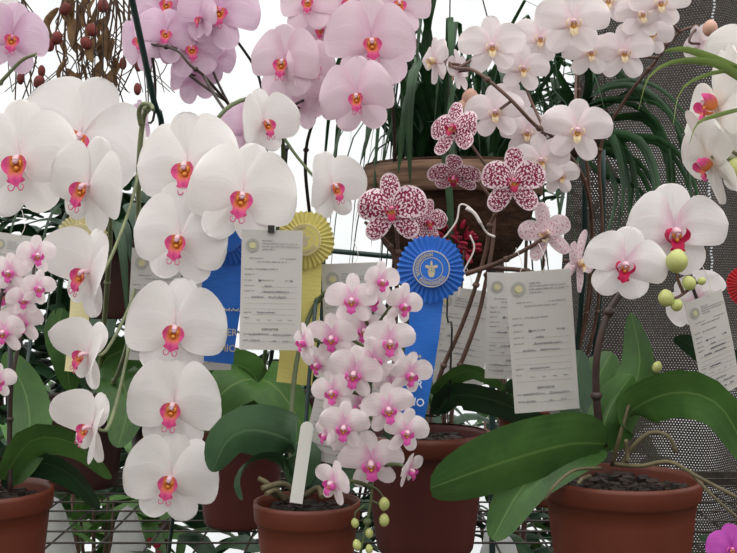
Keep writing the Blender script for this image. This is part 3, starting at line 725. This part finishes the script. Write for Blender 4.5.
# ---- magenta flower at the lower right
b = plant_base(770, -.16)
t = thing('potted_orchid', 'potted orchid with a bright magenta bloom at the bottom right corner', 'orchid', b, 'potted show orchids')
pot(t, b, .045, .05, 'pot_dk')
s1 = [b+Vector((0,0,.04)), P(768,575,-.15), P(745,560,-.15)]
a, d = flower(t, 732, 550, -.18, 52, 'magenta', -10, -20, 0)
a2, d2 = flower(t, 752, 566, -.17, 50, 'magenta', 10, -20, 0)
stems(t, [s1], 'stem_dark', .002, pedicels=[(a,d,nearest(s1,a)),(a2,d2,nearest(s1,a2))])
# ================================================================= hanging basket with strap leaves
cx = P(452, 0, .52)
bz = P(0, 272, .5).z; R0 = M2(88, .52); H0 = M2(105, .5)
t = thing('hanging_basket', 'brown coir basket overflowing with dark green strap leaves, hung behind the flowers', 'hanging plant', (cx.x, .52, bz))
mb = MB(); pr = [(0,0),(R0*.35,.003),(R0*.62,.018),(R0*.84,.055),(R0*.95,H0*.75),(R0,H0),(R0*.95,H0+.002),(R0*.9,H0-.02)]
mb.lathe([( (spline([(a,0,b_) for a,b_ in pr],3))[i].x, spline([(a,0,b_) for a,b_ in pr],3)[i].z) for i in range(len(pr)*3-2)], (cx.x,.52,bz)); mb.build('basket', 'basket', t)
mb = MB()
mb.lathe([(R0*1.0,H0-.042),(R0*1.02,H0-.04),(R0*1.035,H0-.004),(R0*1.01,H0)], (cx.x,.52,bz)); mb.build('basket_rim', 'wood', t)
mb = MB(); mb.lathe([(0,H0-.012),(R0*.9,H0-.018)], (cx.x,.52,bz)); mb.build('bark_mix', 'bark', t)
for k in range(3):
    th = 2*PI*k/3+.4; mb = MB(); mb.tube([(cx.x+R0*math.cos(th), .52+R0*math.sin(th), bz+H0), (cx.x, .52, bz+H0+.42), ], .0011, n=5, smooth=0)
    mb.build('hanging_wire', 'wire', t)
mb = MB(); mb.tube([(cx.x,.52,bz+H0+.42),(cx.x,.54,2.25)], .0012, n=5, smooth=0); mb.build('hanging_wire', 'wire', t)
top = Vector((cx.x, .52, bz+H0-.01))
def strap(st, az, L, rise, droop, w, side=0):
    d = Vector((math.cos(az), math.sin(az), 0)); pth = [st]
    for a in (.25,.5,.75,1.0):
        pth.append(st + d*(L*math.sin(a*1.35)*.75) + Vector((0,0, rise*math.sin(min(1,a*1.25)*PI/2) - droop*max(0,a-.3)**1.7*1.8)))
    mb = MB(); mb.blade(pth, w, Vector((0,0,1)).cross(d), fold=.3, nu=5, p=.12, q=.7, seg=4)
    return mb
for i in range(96):
    az = rnd.uniform(0, 2*PI) if i % 3 else rnd.choice([PI+rnd.uniform(-.7,.7), rnd.uniform(-.9,.6)])
    st = top + Vector((rnd.uniform(-.5,.5)*R0, rnd.uniform(-.5,.5)*R0, 0))
    strap(st, az, rnd.uniform(.10,.24), rnd.uniform(.10,.32), rnd.uniform(.10,.38), rnd.uniform(.010,.017)).build('strap_leaf', 'strap', t)
def dl(p, w=12, m='strap', y=None):
    mb = MB(); mb.blade(p, M2(w,.5), (1,-.4,.2), fold=.3, nu=5, p=.15, q=.6); mb.build('strap_leaf', m, t)
dl([P(440,170,.5),P(424,100,.45),P(416,80,.4),P(405,110,.38),P(398,175,.38)], 13)
dl([P(445,170,.5),P(432,90,.45),P(418,60,.4),P(409,100,.37),P(410,185,.37)], 13)
dl([P(430,170,.5),P(400,110,.45),P(375,115,.4),P(362,160,.38)], 10)
dl([P(445,168,.5),P(425,60,.45),P(436,-10,.42),P(445,-60,.42)], 10)

# strap-leaved plant on the right, over the shade cloth
pr_y = .78
b = Vector((P(583,0,pr_y).x, pr_y, P(0,158,pr_y).z))
t = thing('hanging_pot', 'dark hanging pot of narrow arching leaves in front of the shade cloth', 'hanging plant', b)
pot(t, b, .043, .08, 'pot_dk')
for k in range(3):
    th = 2*PI*k/3+.4; mb = MB(); mb.tube([(b.x+.043*math.cos(th), b.y+.043*math.sin(th), b.z+.078), (b.x, b.y-.2, 2.25)], .0009, n=5, smooth=0); mb.build('hanging_wire', 'wire', t)
st0 = b + Vector((0,0,.09))
spr = [([(588,200),(604,110),(640,96),(676,118),(694,190)],9), ([(588,200),(606,118),(650,118),(672,160),(678,215)],9), ([(588,200),(600,130),(632,140),(650,180),(655,240)],10), ([(588,200),(596,128),(615,130),(634,170),(630,245)],10),
       ([(588,200),(600,90),(630,80),(668,92),(700,130)],8), ([(588,200),(592,120),(606,128),(618,170),(622,220)],11), ([(588,200),(610,150),(640,160),(660,200),(664,262)],8), ([(588,200),(612,135),(660,140),(688,175),(702,240)],8),
       ([(588,200),(580,120),(560,90),(540,100),(520,140)],9), ([(588,200),(585,90),(610,40),(640,30),(664,60)],9), ([(588,200),(570,140),(552,130),(540,160),(532,210)],9), ([(588,200),(590,70),(570,20),(555,-10)],9),
       ([(588,200),(604,160),(612,190),(606,250)],10), ([(588,200),(596,170),(640,190),(644,226)],6), ([(588,200),(575,100),(545,60),(520,60)],9), ([(588,200),(580,160),(566,170),(556,230)],10),
       ([(588,200),(600,100),(655,104),(688,150),(690,205)],7),([(588,200),(600,100),(640,108),(660,135),(665,190)],8),([(588,200),(598,140),(622,150),(640,190),(642,250)],9),([(588,200),(595,60),(620,70),(650,110)],9)]
for k, (pp, w) in enumerate(spr):
    n_ = len(pp); dy = rnd.uniform(-.22, -.02)
    pth = [P(px+rnd.uniform(-4,4) if i else px-4, py if i else 112, pr_y + dy*i/(n_-1)) for i, (px, py) in enumerate(pp)]
    for q_ in range(2):
        off = Vector((rnd.uniform(-.022,.022), rnd.uniform(-.03,.03), rnd.uniform(-.025,.025)))*q_
        mb = MB(); mb.blade([a_+off*(i_/4) for i_, a_ in enumerate(pth)], M2(w*rnd.uniform(.6,.85), pr_y), (.55,-.6,.55), fold=.3, nu=5, p=.15, q=.6); mb.build('strap_leaf', 'strap', t)

# brown hanging pot behind the white flowers at left
b = Vector((P(116,0,.62).x, .62, P(0,318,.62).z))
t = thing('hanging_pot', 'dark brown hanging pot behind the left white flowers', 'hanging plant', b)
pot(t, b, .062, .12, 'pot_dk')
for k in range(3):
    th = 2*PI*k/3+.4; mb = MB(); mb.tube([(b.x+.062*math.cos(th), b.y+.062*math.sin(th), b.z+.118), (b.x, b.y-.05, 2.25)], .0009, n=5, smooth=0); mb.build('hanging_wire', 'wire', t)
for i in range(26):
    az = rnd.uniform(0, 2*PI); strap(b+Vector((rnd.uniform(-.03,.03),rnd.uniform(-.03,.03),.11)), az, rnd.uniform(.10,.24), rnd.uniform(.05,.15), rnd.uniform(.06,.3), rnd.uniform(.016,.032)).build('leaf', 'leaf_dark', t)

# leafy plants massed behind, standing on the floor or low shelf
def bush(px, y, ztop, spread, n, mat, label, h0=.1, lw=(.03,.055), name='foliage_plant', cat='plant'):
    x = P(px,0,y).x; b = Vector((x, y, 0)); t = thing(name, label, cat, b, 'leafy plants behind and under the bench')
    pot(t, b, .15, .24, 'pot_dk')
    mb = MB(); ms = MB()
    for i in range(6):
        q = b+Vector((rnd.uniform(-1,1)*spread*.5, rnd.uniform(-.08,.08), ztop*rnd.uniform(.75,.97))); ms.tube([b+Vector((0,0,.22)), b.lerp(q,.5)+Vector((0,0,.1)), q], .008, .003, n=6)
    for i in range(n):
        z = h0+(ztop-h0)*rnd.random()**.8; c = b+Vector((rnd.uniform(-1,1)*spread, rnd.uniform(-.13,.13), z))
        az = rnd.uniform(0,2*PI); d = Vector((math.cos(az), math.sin(az)*.6, rnd.uniform(-.4,.7))).normalized(); L = rnd.uniform(.08,.17)
        mb.blade([c, c+d*L*.5+Vector((0,0,.01)), c+d*L-Vector((0,0,L*.25))], rnd.uniform(*lw), Vector((0,0,1)).cross(d)+Vector((0,0,.3)), fold=.25, nu=5, p=.4, q=.6, seg=3)
    mb.build('foliage', mat, t); ms.build('stem', 'stem_brown', t)
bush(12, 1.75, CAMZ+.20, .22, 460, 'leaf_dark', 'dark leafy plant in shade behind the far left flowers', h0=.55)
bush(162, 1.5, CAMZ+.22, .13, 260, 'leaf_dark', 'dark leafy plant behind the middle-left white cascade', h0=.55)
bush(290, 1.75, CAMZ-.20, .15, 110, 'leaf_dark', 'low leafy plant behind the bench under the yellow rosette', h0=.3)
bush(95, 1.1, CAMZ-.30, .16, 70, 'leaf_lt', 'light green leafy plant seen through the bench wires at left', h0=.28)
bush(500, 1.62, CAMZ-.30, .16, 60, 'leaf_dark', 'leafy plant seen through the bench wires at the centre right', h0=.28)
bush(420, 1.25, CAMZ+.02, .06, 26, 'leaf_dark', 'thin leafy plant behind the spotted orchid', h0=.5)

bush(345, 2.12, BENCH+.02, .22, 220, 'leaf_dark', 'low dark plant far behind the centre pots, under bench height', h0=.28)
bush(560, 2.12, BENCH+.0, .22, 220, 'leaf', 'low green plant far behind the right pot, under bench height', h0=.28)
bush(120, 2.12, BENCH+.0, .24, 230, 'leaf', 'low green plant far behind the left pots, under bench height', h0=.28)
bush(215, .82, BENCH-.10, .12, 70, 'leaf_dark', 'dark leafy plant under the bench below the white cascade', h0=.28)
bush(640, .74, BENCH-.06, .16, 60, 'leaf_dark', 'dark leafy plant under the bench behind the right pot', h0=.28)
bush(512, 1.25, 1.56, .17, 190, 'strap', 'tall dark leafy plant filling the gap behind the cream flowers', h0=1.19, lw=(.014,.026))
# white bags / pots on the floor seen through the wires
for (px, py, y, w, h) in [(52,530,.80,.08,.12),(128,540,.80,.07,.12),(498,545,1.05,.08,.12)]:
    c = P(px, py, y)
    z0 = .0; Hh = max(.2, c.z+h*.5)
    mb = MB()
    def fn(p): return Vector((p.x*(1+.12*math.sin(p.z*9+p.x*4)), p.y*(1+.1*math.sin(p.z*7)), p.z))
    mb.blob((c.x, y, Hh/2), (w*.75, w*.6, Hh/2), nu=20, nv=16, fn=fn)
    tag(mb.build('white_sack', 'bag'), 'white plastic sack standing on the ground under the wire bench', 'sack', 'white sacks under the bench')
# small red blooms below the wires
for (px,py,y) in [(133,546,.95),(150,551,.95)]:
    b = Vector((P(px,0,y).x, y, 0)); t = thing('red_flower', 'small red flower on a stem seen through the bench wires', 'flower', b, 'red flowers under the bench')
    c = P(px,py,y); mb = MB(); mb.tube([b, b.lerp(c,.5)+Vector((.01,0,0)), c], .003, n=6); mb.build('stem', 'stem_olive', t)
    mb = MB()
    for k in range(7): petal(mb, .016, .012, k*51, z0=.002*k, bend=.2, cup=.2, nu=5, nv=6)
    mb.v = [v+c for v in mb.v]; mb.build('petals', 'redfl', t)
# a tuft of crimson small flowers behind the blue rosette
b = Vector((P(447,0,.42).x, .42, BENCH)); t = thing('red_flower', 'tuft of small crimson flowers peeping out above the blue rosette', 'flower', b)
pot(t, b, .032, .05, 'pot_dk')
mb = MB(); mt = MB()
for k in range(13):
    c = P(rnd.uniform(434,470), rnd.uniform(232,262), .40+rnd.uniform(-.02,.02)); mb.tube([b+Vector((0,0,.04)), b.lerp(c,.6)+Vector((0,.01,0)), c], .001, n=5)
    fm = MB()
    for q in range(5): petal(fm, .014, .007, q*72+rnd.uniform(0,30), bend=.3, cup=.2, nu=5, nv=6)
    fm.v = [v+c for v in fm.v]; fm.build('flower', 'redfl', t)
mb.build('stem', 'stem_brown', t)

# dried hanging branches at top left
for (x0_, x1_, n_, lab) in [(62,118,15,'bundle of dried brown leaves and red seed pods hanging at the top left'), (12,52,5,'thin dried twigs hanging at the left edge behind the flowers'), (118,150,6,'thin dried twigs hanging beside the green cane')]:
    tp = Vector((P((x0_+x1_)/2,0,1.5).x, 1.5, P(0,-70,1.5).z)); t = thing('dried_branch', lab, 'branch', tp, 'dried branches')
    mb = MB()
    for k in range(n_):
        ax = x0_+(x1_-x0_)*rnd.random(); yy = 1.5+rnd.uniform(-.06,.06)
        pth = [P(ax+rnd.uniform(-14,14),-70,yy), P(ax+rnd.uniform(-8,8),0,yy), P(ax+rnd.uniform(-12,12),50,yy), P(ax+rnd.uniform(-18,18),rnd.uniform(75,115),yy)]
        mb.tube(pth, .0032, .0016, n=5)
        e = pth[2]; mb.tube([e, e+Vector((rnd.uniform(-.05,.05),0,-.03)), e+Vector((rnd.uniform(-.08,.08),0,-.10))], .0018, .001, n=5)
        mb.tube([pth[1], pth[1]+Vector((rnd.uniform(-.05,.05),0,-.05)), pth[1]+Vector((rnd.uniform(-.05,.05),0,-.12))], .002, .001, n=5)
    for k in range(3): mb.tube([tp+Vector((rnd.uniform(-.05,.05),0,-.01)), Vector((tp.x,1.5,2.27))], .0015, n=5, smooth=0)
    mb.build('twigs', 'twig', t)
    if n_ > 8:
        for k in range(34):
            c = P(rnd.uniform(58,116), rnd.uniform(-10,84), 1.48+rnd.uniform(-.06,.05)); L = rnd.uniform(.05,.09); dx = rnd.uniform(-.03,.03)
            l = MB(); l.blade([c, c+Vector((dx,0,-L*.5)), c+Vector((dx*.4,rnd.uniform(-.01,.01),-L))], rnd.uniform(.012,.024), (1,rnd.uniform(-.7,.7),0), cup=rnd.uniform(-.8,.8), nu=5, p=.5, q=.7, roll=rnd.uniform(-1.5,1.5)); l.build('dried_leaf', 'dry', t)
        for (px,py) in [(65,9),(103,6),(57,38),(49,45),(92,30),(39,82),(86,43)]:
            m2 = MB(); m2.blob(P(px,py,1.42), (.013,.011,.020), Matrix.Rotation(rnd.uniform(-.6,.6),3,'Y'), 12, 9, fn=lambda p: p*(1-.25*abs(p.z)**3)); m2.build('seed_pod', 'pod', t)
    else:
        for k in range(3):
            m2 = MB(); m2.blob(P(rnd.uniform(x0_,x1_), rnd.uniform(60,100), 1.46), (.009,.008,.015), nu=10, nv=7); m2.build('seed_pod', 'pod', t)

# green cane, thin metal frame
mb = MB(); mb.tube([P(182,420,.62), P(164,150,.36), P(154,102,.30), P(132,0,.20), P(118,-60,.14)][::-1], .0040, n=9, smooth=4)
tag(mb.build('plant_stake', 'stake'), 'dark green cane slanting up through the lilac flowers at top left', 'stake')
st = thing('metal_rack', 'thin dark green metal frame standing between the basket and the cards', 'rack', Vector((P(494,0,.95).x,.95,0)))
xr = P(494,0,.95).x; xl = P(322,0,.95).x
for x_ in (xr, xl):
    mb = MB(); mb.box((x_, .98, .62), (.011,.011,1.24)); mb.build('post', 'stake', st)
mb = MB(); mb.tube([(xl,.972,P(0,250,.97).z),(xr,.972,P(0,266,.97).z)], .005, n=8, smooth=0); mb.build('rail', 'stake', st)
mb = MB(); mb.tube([(xl,.972,P(0,372,.97).z),(xr,.972,P(0,372,.97).z)], .005, n=8, smooth=0); mb.build('rail', 'stake', st)

# ================================================================= writing helpers
def text_mb(mb, s, size, org, R, align='LEFT', sx=1, off=0, mi=0):
    cu = bpy.data.curves.new('t', 'FONT'); cu.body = s; cu.size = size; cu.align_x = align; cu.resolution_u = 2; cu.offset = off
    ob = bpy.data.objects.new('t', cu); me = bpy.data.meshes.new_from_object(ob)
    b_ = len(mb.v)
    for v in me.vertices: mb.v.append(org + R @ Vector((v.co.x*sx, 0, v.co.y))); mb.uv.append((0,0))
    for p_ in me.polygons: mb.f.append(tuple(b_+i for i in p_.vertices)); mb.m.append(mi); mb.sm.append(False)
    bpy.data.objects.remove(ob); bpy.data.meshes.remove(me); bpy.data.curves.remove(cu)
def scribble(mb, x, z, wid, h, org, R, r=.00028):
    """a worn, unreadable pen word"""
    n_ = max(4, int(wid/(h*.45))); pth=[]
    for i in range(n_*2+1):
        pth.append(org + R @ Vector((x+wid*i/(n_*2)+rnd.uniform(-1,1)*h*.12, 0, z+(h*rnd.uniform(.5,1) if i%2 else 0))))
    mb.tube(pth, r, n=3, smooth=2, cap=False)
def typeline(mb, x, z, wid, h, org, R, word=None):
    """a printed line too small to read: a row of letter-sized strokes broken into words"""
    cx_ = x; k = word or rnd.randint(4,9)
    while cx_ < x+wid:
        w = h*rnd.uniform(.35,.6)
        c = org + R @ Vector((cx_+w/2, 0, z+h/2)); 
        kk = rnd.random()
        mb.box(org+R@Vector((cx_+w*.15,0,z+h/2)), (h*.16,.0001,h), R)
        if kk < .6: mb.box(org+R@Vector((cx_+w*.5,0,z+h*(.9 if kk<.3 else .5))), (w*.6,.0001,h*.16), R)
        if kk > .4: mb.box(org+R@Vector((cx_+w*.5,0,z+h*.08)), (w*.6,.0001,h*.16), R)
        cx_ += w*1.35; k -= 1
        if k <= 0: cx_ += h*.6; k = rnd.randint(3,9)
def card(px, py, y, wpx, hpx, roll, yaw, label, pitch=0, level=2, clip=False, group='exhibitor cards'):
    c = P(px, py, y); Wd = M2(wpx, y); Hh = M2(hpx, y)
    R = Matrix.Rotation(math.radians(yaw),3,'Z') @ Matrix.Rotation(math.radians(pitch),3,'X') @ Matrix.Rotation(math.radians(roll),3,'Y')
    t = thing('entry_card', label, 'card', c, group)
    # sheet, slightly bowed
    mb = MB(); nu_, nv_ = 9, 13
    bow = lambda X, Z: .0018*math.sin(Z/Hh*3+px) + .0016*(2*X/Wd)**2
    for side, dy in ((0, 0), (1, .0004)):
        pts=[]; uv=[]
        for j in range(nv_):
            for i in range(nu_):
                X = -Wd/2+Wd*i/(nu_-1); Z = -Hh/2+Hh*j/(nv_-1); pts.append(c + R @ Vector((X, bow(X,Z)+dy, Z))); uv.append((i/8, j/12))
        mb.grid(pts, uv, nu_, nv_, smooth=True)
    mb.build('paper', 'card', t)
    s = Wd/.066; fr = R @ Vector((0,-.0006,0))
    def O(X, Z): return c + R @ Vector((X, bow(X,Z)-.0007, Z))
    L = -Wd/2; T_ = Hh/2
    pr_ = MB(); hw = MB(); se = MB()
    so = O(L+.012*s, T_-.017*s)
    for (r0,r1,mi) in ((.0074,.0066,0),(.0062,.0046,0),(.0036,0,1)):
        pts=[]; uv=[]
        for rr in (r0, r1):
            for i in range(28): th = 2*PI*i/28; pts.append(so + R @ Vector((rr*s*math.cos(th),-.0002*mi,rr*s*math.sin(th)))); uv.append((0,0))
        se.grid(pts, uv, 28, 2, mi, closeu=True, smooth=False)
    text = lambda mb_, s_, sz, X, Z, al='LEFT', off=0: text_mb(mb_, s_, sz*s, O(X, Z), R, al, 1, off)
    for k, (x_, w_) in enumerate([(.0225,.012),(.0225,.038),(.0225,.040),(.0225,.014)]):
        typeline(pr_, 0, 0, w_*s, .0014*s, O(L+x_*s, T_-(.0125+k*.0031)*s), R)
    typeline(pr_, 0, 0, .050*s, .0014*s, O(L+.009*s, T_-.0315*s), R); typeline(pr_, 0, 0, .033*s, .0014*s, O(L+.017*s, T_-.0352*s), R)
    if level >= 1:
        u = Hh/.141
        def row(z, x=.004, w=.012, h=.0014): typeline(pr_, 0, 0, w*s, h*s, O(L+x*s, T_-z*u), R)
        row(.047, w=.009); row(.047, .016, .024, .0016); row(.0535, w=.030, h=.0017); row(.060, w=.009); row(.060, .020,.016); row(.060,.048,.006)
        row(.0665, w=.016); row(.0725, w=.016); row(.098, w=.008); row(.104, w=.006)
        for x_ in (.018,.030,.041,.052): row(.1065, x_, .004, .0012)
        for z_, x_ in ((.067,.022),(.0735,.022),(.080,.004),(.0865,.004),(.093,.004),(.0995,.014),(.110,.004),(.1235,.012),(.131,.010)):
            pr_.box(O((L+(x_*s)+(Wd/2-.005*s))/2, T_-z_*u), ((Wd/2-.005*s)-(L+x_*s), .0001, .00016), R)
        text(pr_, 'EXPOSITOR', .0034, 0, T_-.118*u, 'CENTER', .00005)
        row(.1235, w=.008); row(.1305, w=.007)
        for (x_, z_, w_, h_) in [(.019,.061,.003,.0036),(.054,.0605,.002,.0024),(.026,.067,.008,.0024),(.024,.0735,.028,.0026),(.012,.080,.013,.0026),(.030,.080,.020,.0026),(.018,.098,.020,.0022),(.010,.124,.022,.0030),(.036,.124,.020,.0030),(.012,.131,.010,.0028),(.036,.131,.003,.0024),(.047,.131,.006,.0028)]:
            scribble(hw, 0, 0, w_*s, h_*s, O(L+x_*s, T_-z_*u), R, .00013)
        hw.build('handwriting', 'inkb', t)
    pr_.build('printed_text', 'ink', t); se.build('seal', ['seal','sealy'], t)
    if clip:
        mb = MB(); mb.box(O(-.001, T_+.001)+R@Vector((0,0,0)), (.0068,.005,.0075), R); mb.build('clip', 'black', t)
    # tie thread from the top of the card up to the plant
    else:
        mb = MB(); a_ = O(.004, T_-.002); mb.tube([a_, a_+Vector((.004,.004,.012)), a_+Vector((-.002,.012,.03))], .0004, n=4, smooth=3); mb.build('tie_thread', 'root_white', t)
    return t
card(271, 290, .02, 61, 120, 1.2, 2, 'white entry card with a black clip, between the blue ribbon and yellow rosette', clip=True)
card(543, 341, .02, 66, 141, -4.2, 4, 'white show entry card hanging in the middle right under the pale spotted flowers')
card(514, 326, .10, 56, 106, 1.5, 2, 'white entry card mostly hidden behind the larger card in the middle right')
card(714, 345, -.02, 50, 102, -16, 26, 'white entry card tilted at the right edge in front of the shade cloth')
card(458, 346, .36, 58, 116, 8, -8, 'grey-shaded entry card behind the two bare stems right of the blue ribbon')
card(353, 322, .14, 60, 118, -2, -4, 'entry card whose top shows above the small pink flowers')
card(345, 405, .02, 62, 120, 13, -2, 'entry card tilted behind the lower small pink flowers')
card(10, 282, .10, 46, 96, 8, 10, 'entry card with a slanted top edge at the far left')
card(158, 305, .22, 58, 112, 3, 4, 'entry card mostly hidden behind the white cascade left of the blue ribbon')
card(206, 318, .24, 50, 104, 0, 0, 'entry card showing as a sliver between the white flowers and the blue ribbon')
mb = MB(); mb.box(P(564,412,.10), (M2(28,.1),.0006,M2(46,.1)), Matrix.Rotation(.05,3,'Y')); tag(mb.build('name_tag', 'card'), 'small blank grey tag below the card in the middle right', 'tag')

# white plastic plant label with a rounded top
mb = MB(); a = P(307,428,-.045); b_ = P(296,503,-.04); d = (b_-a); Lb = d.length; d.normalize(); sd = Vector((1,0,0)); sd = (sd-d*sd.dot(d)).normalized(); w = .0062; nrm = d.cross(sd)
out = [a + sd*(w*math.cos(th)) - d*(w*math.sin(th)) for th in [PI*i/8 for i in range(9)]]
out += [b_ - sd*w, b_ + sd*w]; fr = [q - Vector((0,.0009,0)) for q in out]; bk = [q + Vector((0,.0009,0)) for q in out]
mb.poly(fr); mb.poly(bk[::-1])
for i in range(len(out)): mb.poly([fr[i], bk[i], bk[(i+1)%len(out)], fr[(i+1)%len(out)]])
tag(mb.build('plant_label', 'label_white'), 'white plastic plant label with rounded top stuck in the front centre-left pot', 'label')

# ================================================================= award rosettes
def rosette(px, py, y, rpx, mat, label, tail, yaw=0, pitch=0, words=None, tw=30, emblem=True, pleats=34, print_='gold', name='award_rosette'):
    c = P(px, py, y); Rr = M2(rpx, y); R = Matrix.Rotation(math.radians(yaw),3,'Z') @ Matrix.Rotation(math.radians(pitch),3,'X')
    t = thing(name, label, 'rosette', c, 'award rosettes')
    mb = MB(); n = pleats*4; pts=[]; uv=[]; rows = 9
    for j in range(rows):
        a = j/(rows-1); rr = Rr*(.50+.50*a)
        for i in range(n):
            th = 2*PI*i/n; ph = (i%4)/4.0
            saw = (ph if ph < .75 else .2)
            zz = -.0045*(.3+a)*saw*1.5*Rr/.03 + .003*a
            r2 = rr*(1+.035*a*math.sin(th*pleats))*(1+.02*math.sin(th*5+px))
            pts.append(c + R @ Vector((r2*math.cos(th), zz, r2*math.sin(th)))); uv.append((i/n*20, a*.2))
    mb.grid(pts, uv, n, rows, closeu=True); mb.build('pleated_frill', mat, t)
    mb = MB()
    pts=[]; uv=[]
    for (rr, yy) in ((0,-.0085),(.54,-.0085),(.56,-.0078),(.56,-.002)):
        for i in range(40): th = 2*PI*i/40; pts.append(c+R@Vector((rr*Rr*math.cos(th), yy, rr*Rr*math.sin(th)))); uv.append((math.cos(th)*rr, math.sin(th)*rr))
    mb.grid(pts, uv, 40, 4, closeu=True, smooth=False); mb.build('medallion', mat, t)
    if emblem:
        mb = MB(); f = lambda X, Z: c + R @ Vector((X*Rr, -.0089, Z*Rr))
        for r0, r1 in ((.545,.515),(.345,.325)):
            pts=[]; uv=[]
            for rr in (r0, r1):
                for i in range(48): th = 2*PI*i/48; pts.append(f(rr*math.cos(th), rr*math.sin(th))); uv.append((0,0))
            mb.grid(pts, uv, 48, 2, closeu=True, smooth=False)
        # lettering ring: worn gilt letters, too small to read
        for i in range(40):
            th = math.radians(205 - i*5.9)
            if 20 < i: th = math.radians(215+ (i-20)*5.9)
            Rl = R @ Matrix.Rotation(-(th-PI/2), 3, 'Y').to_3x3()
            mb.box(f(.43*math.cos(th), .43*math.sin(th)), (.022*Rr,.0002,.11*Rr), Rl)
            mb.box(f(.43*math.cos(th+.03), .43*math.sin(th+.03)) + Rl@Vector((0,0,rnd.choice((-.045,0,.045))*Rr)), (.045*Rr,.0002,.02*Rr), Rl)
        # emblem: an orchid bloom over a shield
        for th_, L_, w_ in ((0,.22,.07),(72,.2,.1),(-72,.2,.1),(140,.17,.07),(-140,.17,.07)):
            a_ = math.radians(th_); e = Vector((math.sin(a_), 0, math.cos(a_)))
            mb.blade([f(0,.03), f(e.x*L_*.5, .03+e.z*L_*.5), f(e.x*L_, .03+e.z*L_)], w_*Rr, R@Vector((e.z,0,-e.x)), nu=3, seg=3)
        mb.blade([f(0,-.06), f(0,-.15), f(0,-.25)], .2*Rr, R@Vector((1,0,0)), nu=3, p=.2, q=.4, seg=3)
        mb.build('emblem', print_, t)
    if tail:
        mb = MB(); pth = [P(a_, b2, y+.004) for a_, b2 in tail]; w_ = M2(tw, y)
        sp = spline(pth, 6); pts=[]; uv=[]; nn = 9
        for j, q in enumerate(sp):
            tdir = (sp[min(j+1,len(sp)-1)]-sp[max(j-1,0)]).normalized(); s_ = Vector((1,0,0)); s_ = (s_-tdir*s_.dot(tdir)).normalized()
            for i in range(nn):
                u_ = -1+2*i/(nn-1); pts.append(q + s_*(u_*w_/2) + Vector((0,.0012*math.sin(j*.7)*u_ + .0015*u_*u_,0))); uv.append((i/(nn-1)*.6, j/len(sp)*1.2))
        mb.grid(pts, uv, nn, len(sp)); mb.build('ribbon_tail', mat, t)
        if words:
            for (s_, X, Y_, sz, ang, mt, al) in words:
                mb = MB(); Rw = Matrix.Rotation(math.radians(ang),3,'Y')
                if s_ == '~':
                    for k in range(2): scribble(mb, k*M2(9,y), 0, M2(8,y), M2(3.4,y), P(X,Y_,y-.0016), Rw, .0005)
                else: text_mb(mb, s_, M2(sz,y), P(X,Y_,y-.0016), Rw, al, .92, .0001)
                mb.build('gold_script' if s_ == '~' else 'lettering', mt, t)
    return t
rosette(431, 269, .05, 33.5, 'blue', 'blue pleated award rosette with gold emblem in the centre of the display', [(428,296),(424,330),(418,370),(409,416)], words=[('~',404,357,3,4,'gold','LEFT'),('PRIMER',422,388,10.5,9,'whiteprint','RIGHT'),('PREMIO',424,407,11.5,9,'whiteprint','RIGHT')], tw=32)
rosette(226, 236, .10, 30, 'blue', 'blue award rosette half hidden behind the white flowers', [(226,240),(222,290),(216,330),(212,362)], words=[('~',222,311,3,2,'gold','LEFT'),('PRIMER',237,336,10,3,'gold','RIGHT'),('PREMIO',236,352,10,3,'gold','RIGHT')], tw=42, emblem=False)
rosette(305, 240, .12, 29, 'yellow', 'yellow pleated award rosette behind the clipped entry card', [(304,262),(302,310),(298,350),(294,384)], words=None, tw=36)
rosette(82, 238, .26, 25, 'cream', 'pale yellow award rosette peeping out behind the left white flower', [(82,262),(80,300),(77,340),(74,372)], words=None, tw=20, emblem=False)
rosette(748, 285, .04, 21, 'red', 'red pleated award rosette cut by the right edge', [(750,300),(752,330),(754,356),(756,380)], words=None, tw=20, emblem=False)

# ================================================================= camera, light
cam = bpy.data.cameras.new('camera'); co = bpy.data.objects.new('camera', cam); C.objects.link(co)
co.location = (0, CAMY, CAMZ); co.rotation_euler = (PI/2, 0, 0); cam.sensor_width = 36; cam.lens = 36*F/737; cam.clip_start = .02
bpy.context.scene.camera = co
w = bpy.data.worlds.new('sky'); bpy.context.scene.world = w; w.use_nodes = True; n = w.node_tree; n.nodes.clear()
tc = N(n, 'ShaderNodeTexCoord'); sp_ = N(n, 'ShaderNodeSeparateXYZ'); n.links.new(tc.outputs['Generated'], sp_.inputs[0])
up = ramp(n, sp_.outputs[2], (-.15, .85))
colr = mixc(n, up, W(96,92,88), W(255,254,250))
bg = N(n, 'ShaderNodeBackground'); n.links.new(colr, bg.inputs[0]); bg.inputs[1].default_value = 1.35
ow = N(n, 'ShaderNodeOutputWorld'); n.links.new(bg.outputs[0], ow.inputs[0])
sl = bpy.data.lights.new('sun', 'SUN'); sl.energy = 3.0; sl.angle = .3; so_ = bpy.data.objects.new('sun', sl); C.objects.link(so_)
so_.rotation_euler = (math.radians(-58), 0, math.radians(8)); so_.location = (0, 4, 5)
sc = bpy.context.scene
sc.view_settings.view_transform = 'Standard'; sc.view_settings.look = 'None'; sc.view_settings.gamma = 1; sc.view_settings.exposure = 0.8
sc.view_settings.use_curve_mapping = False
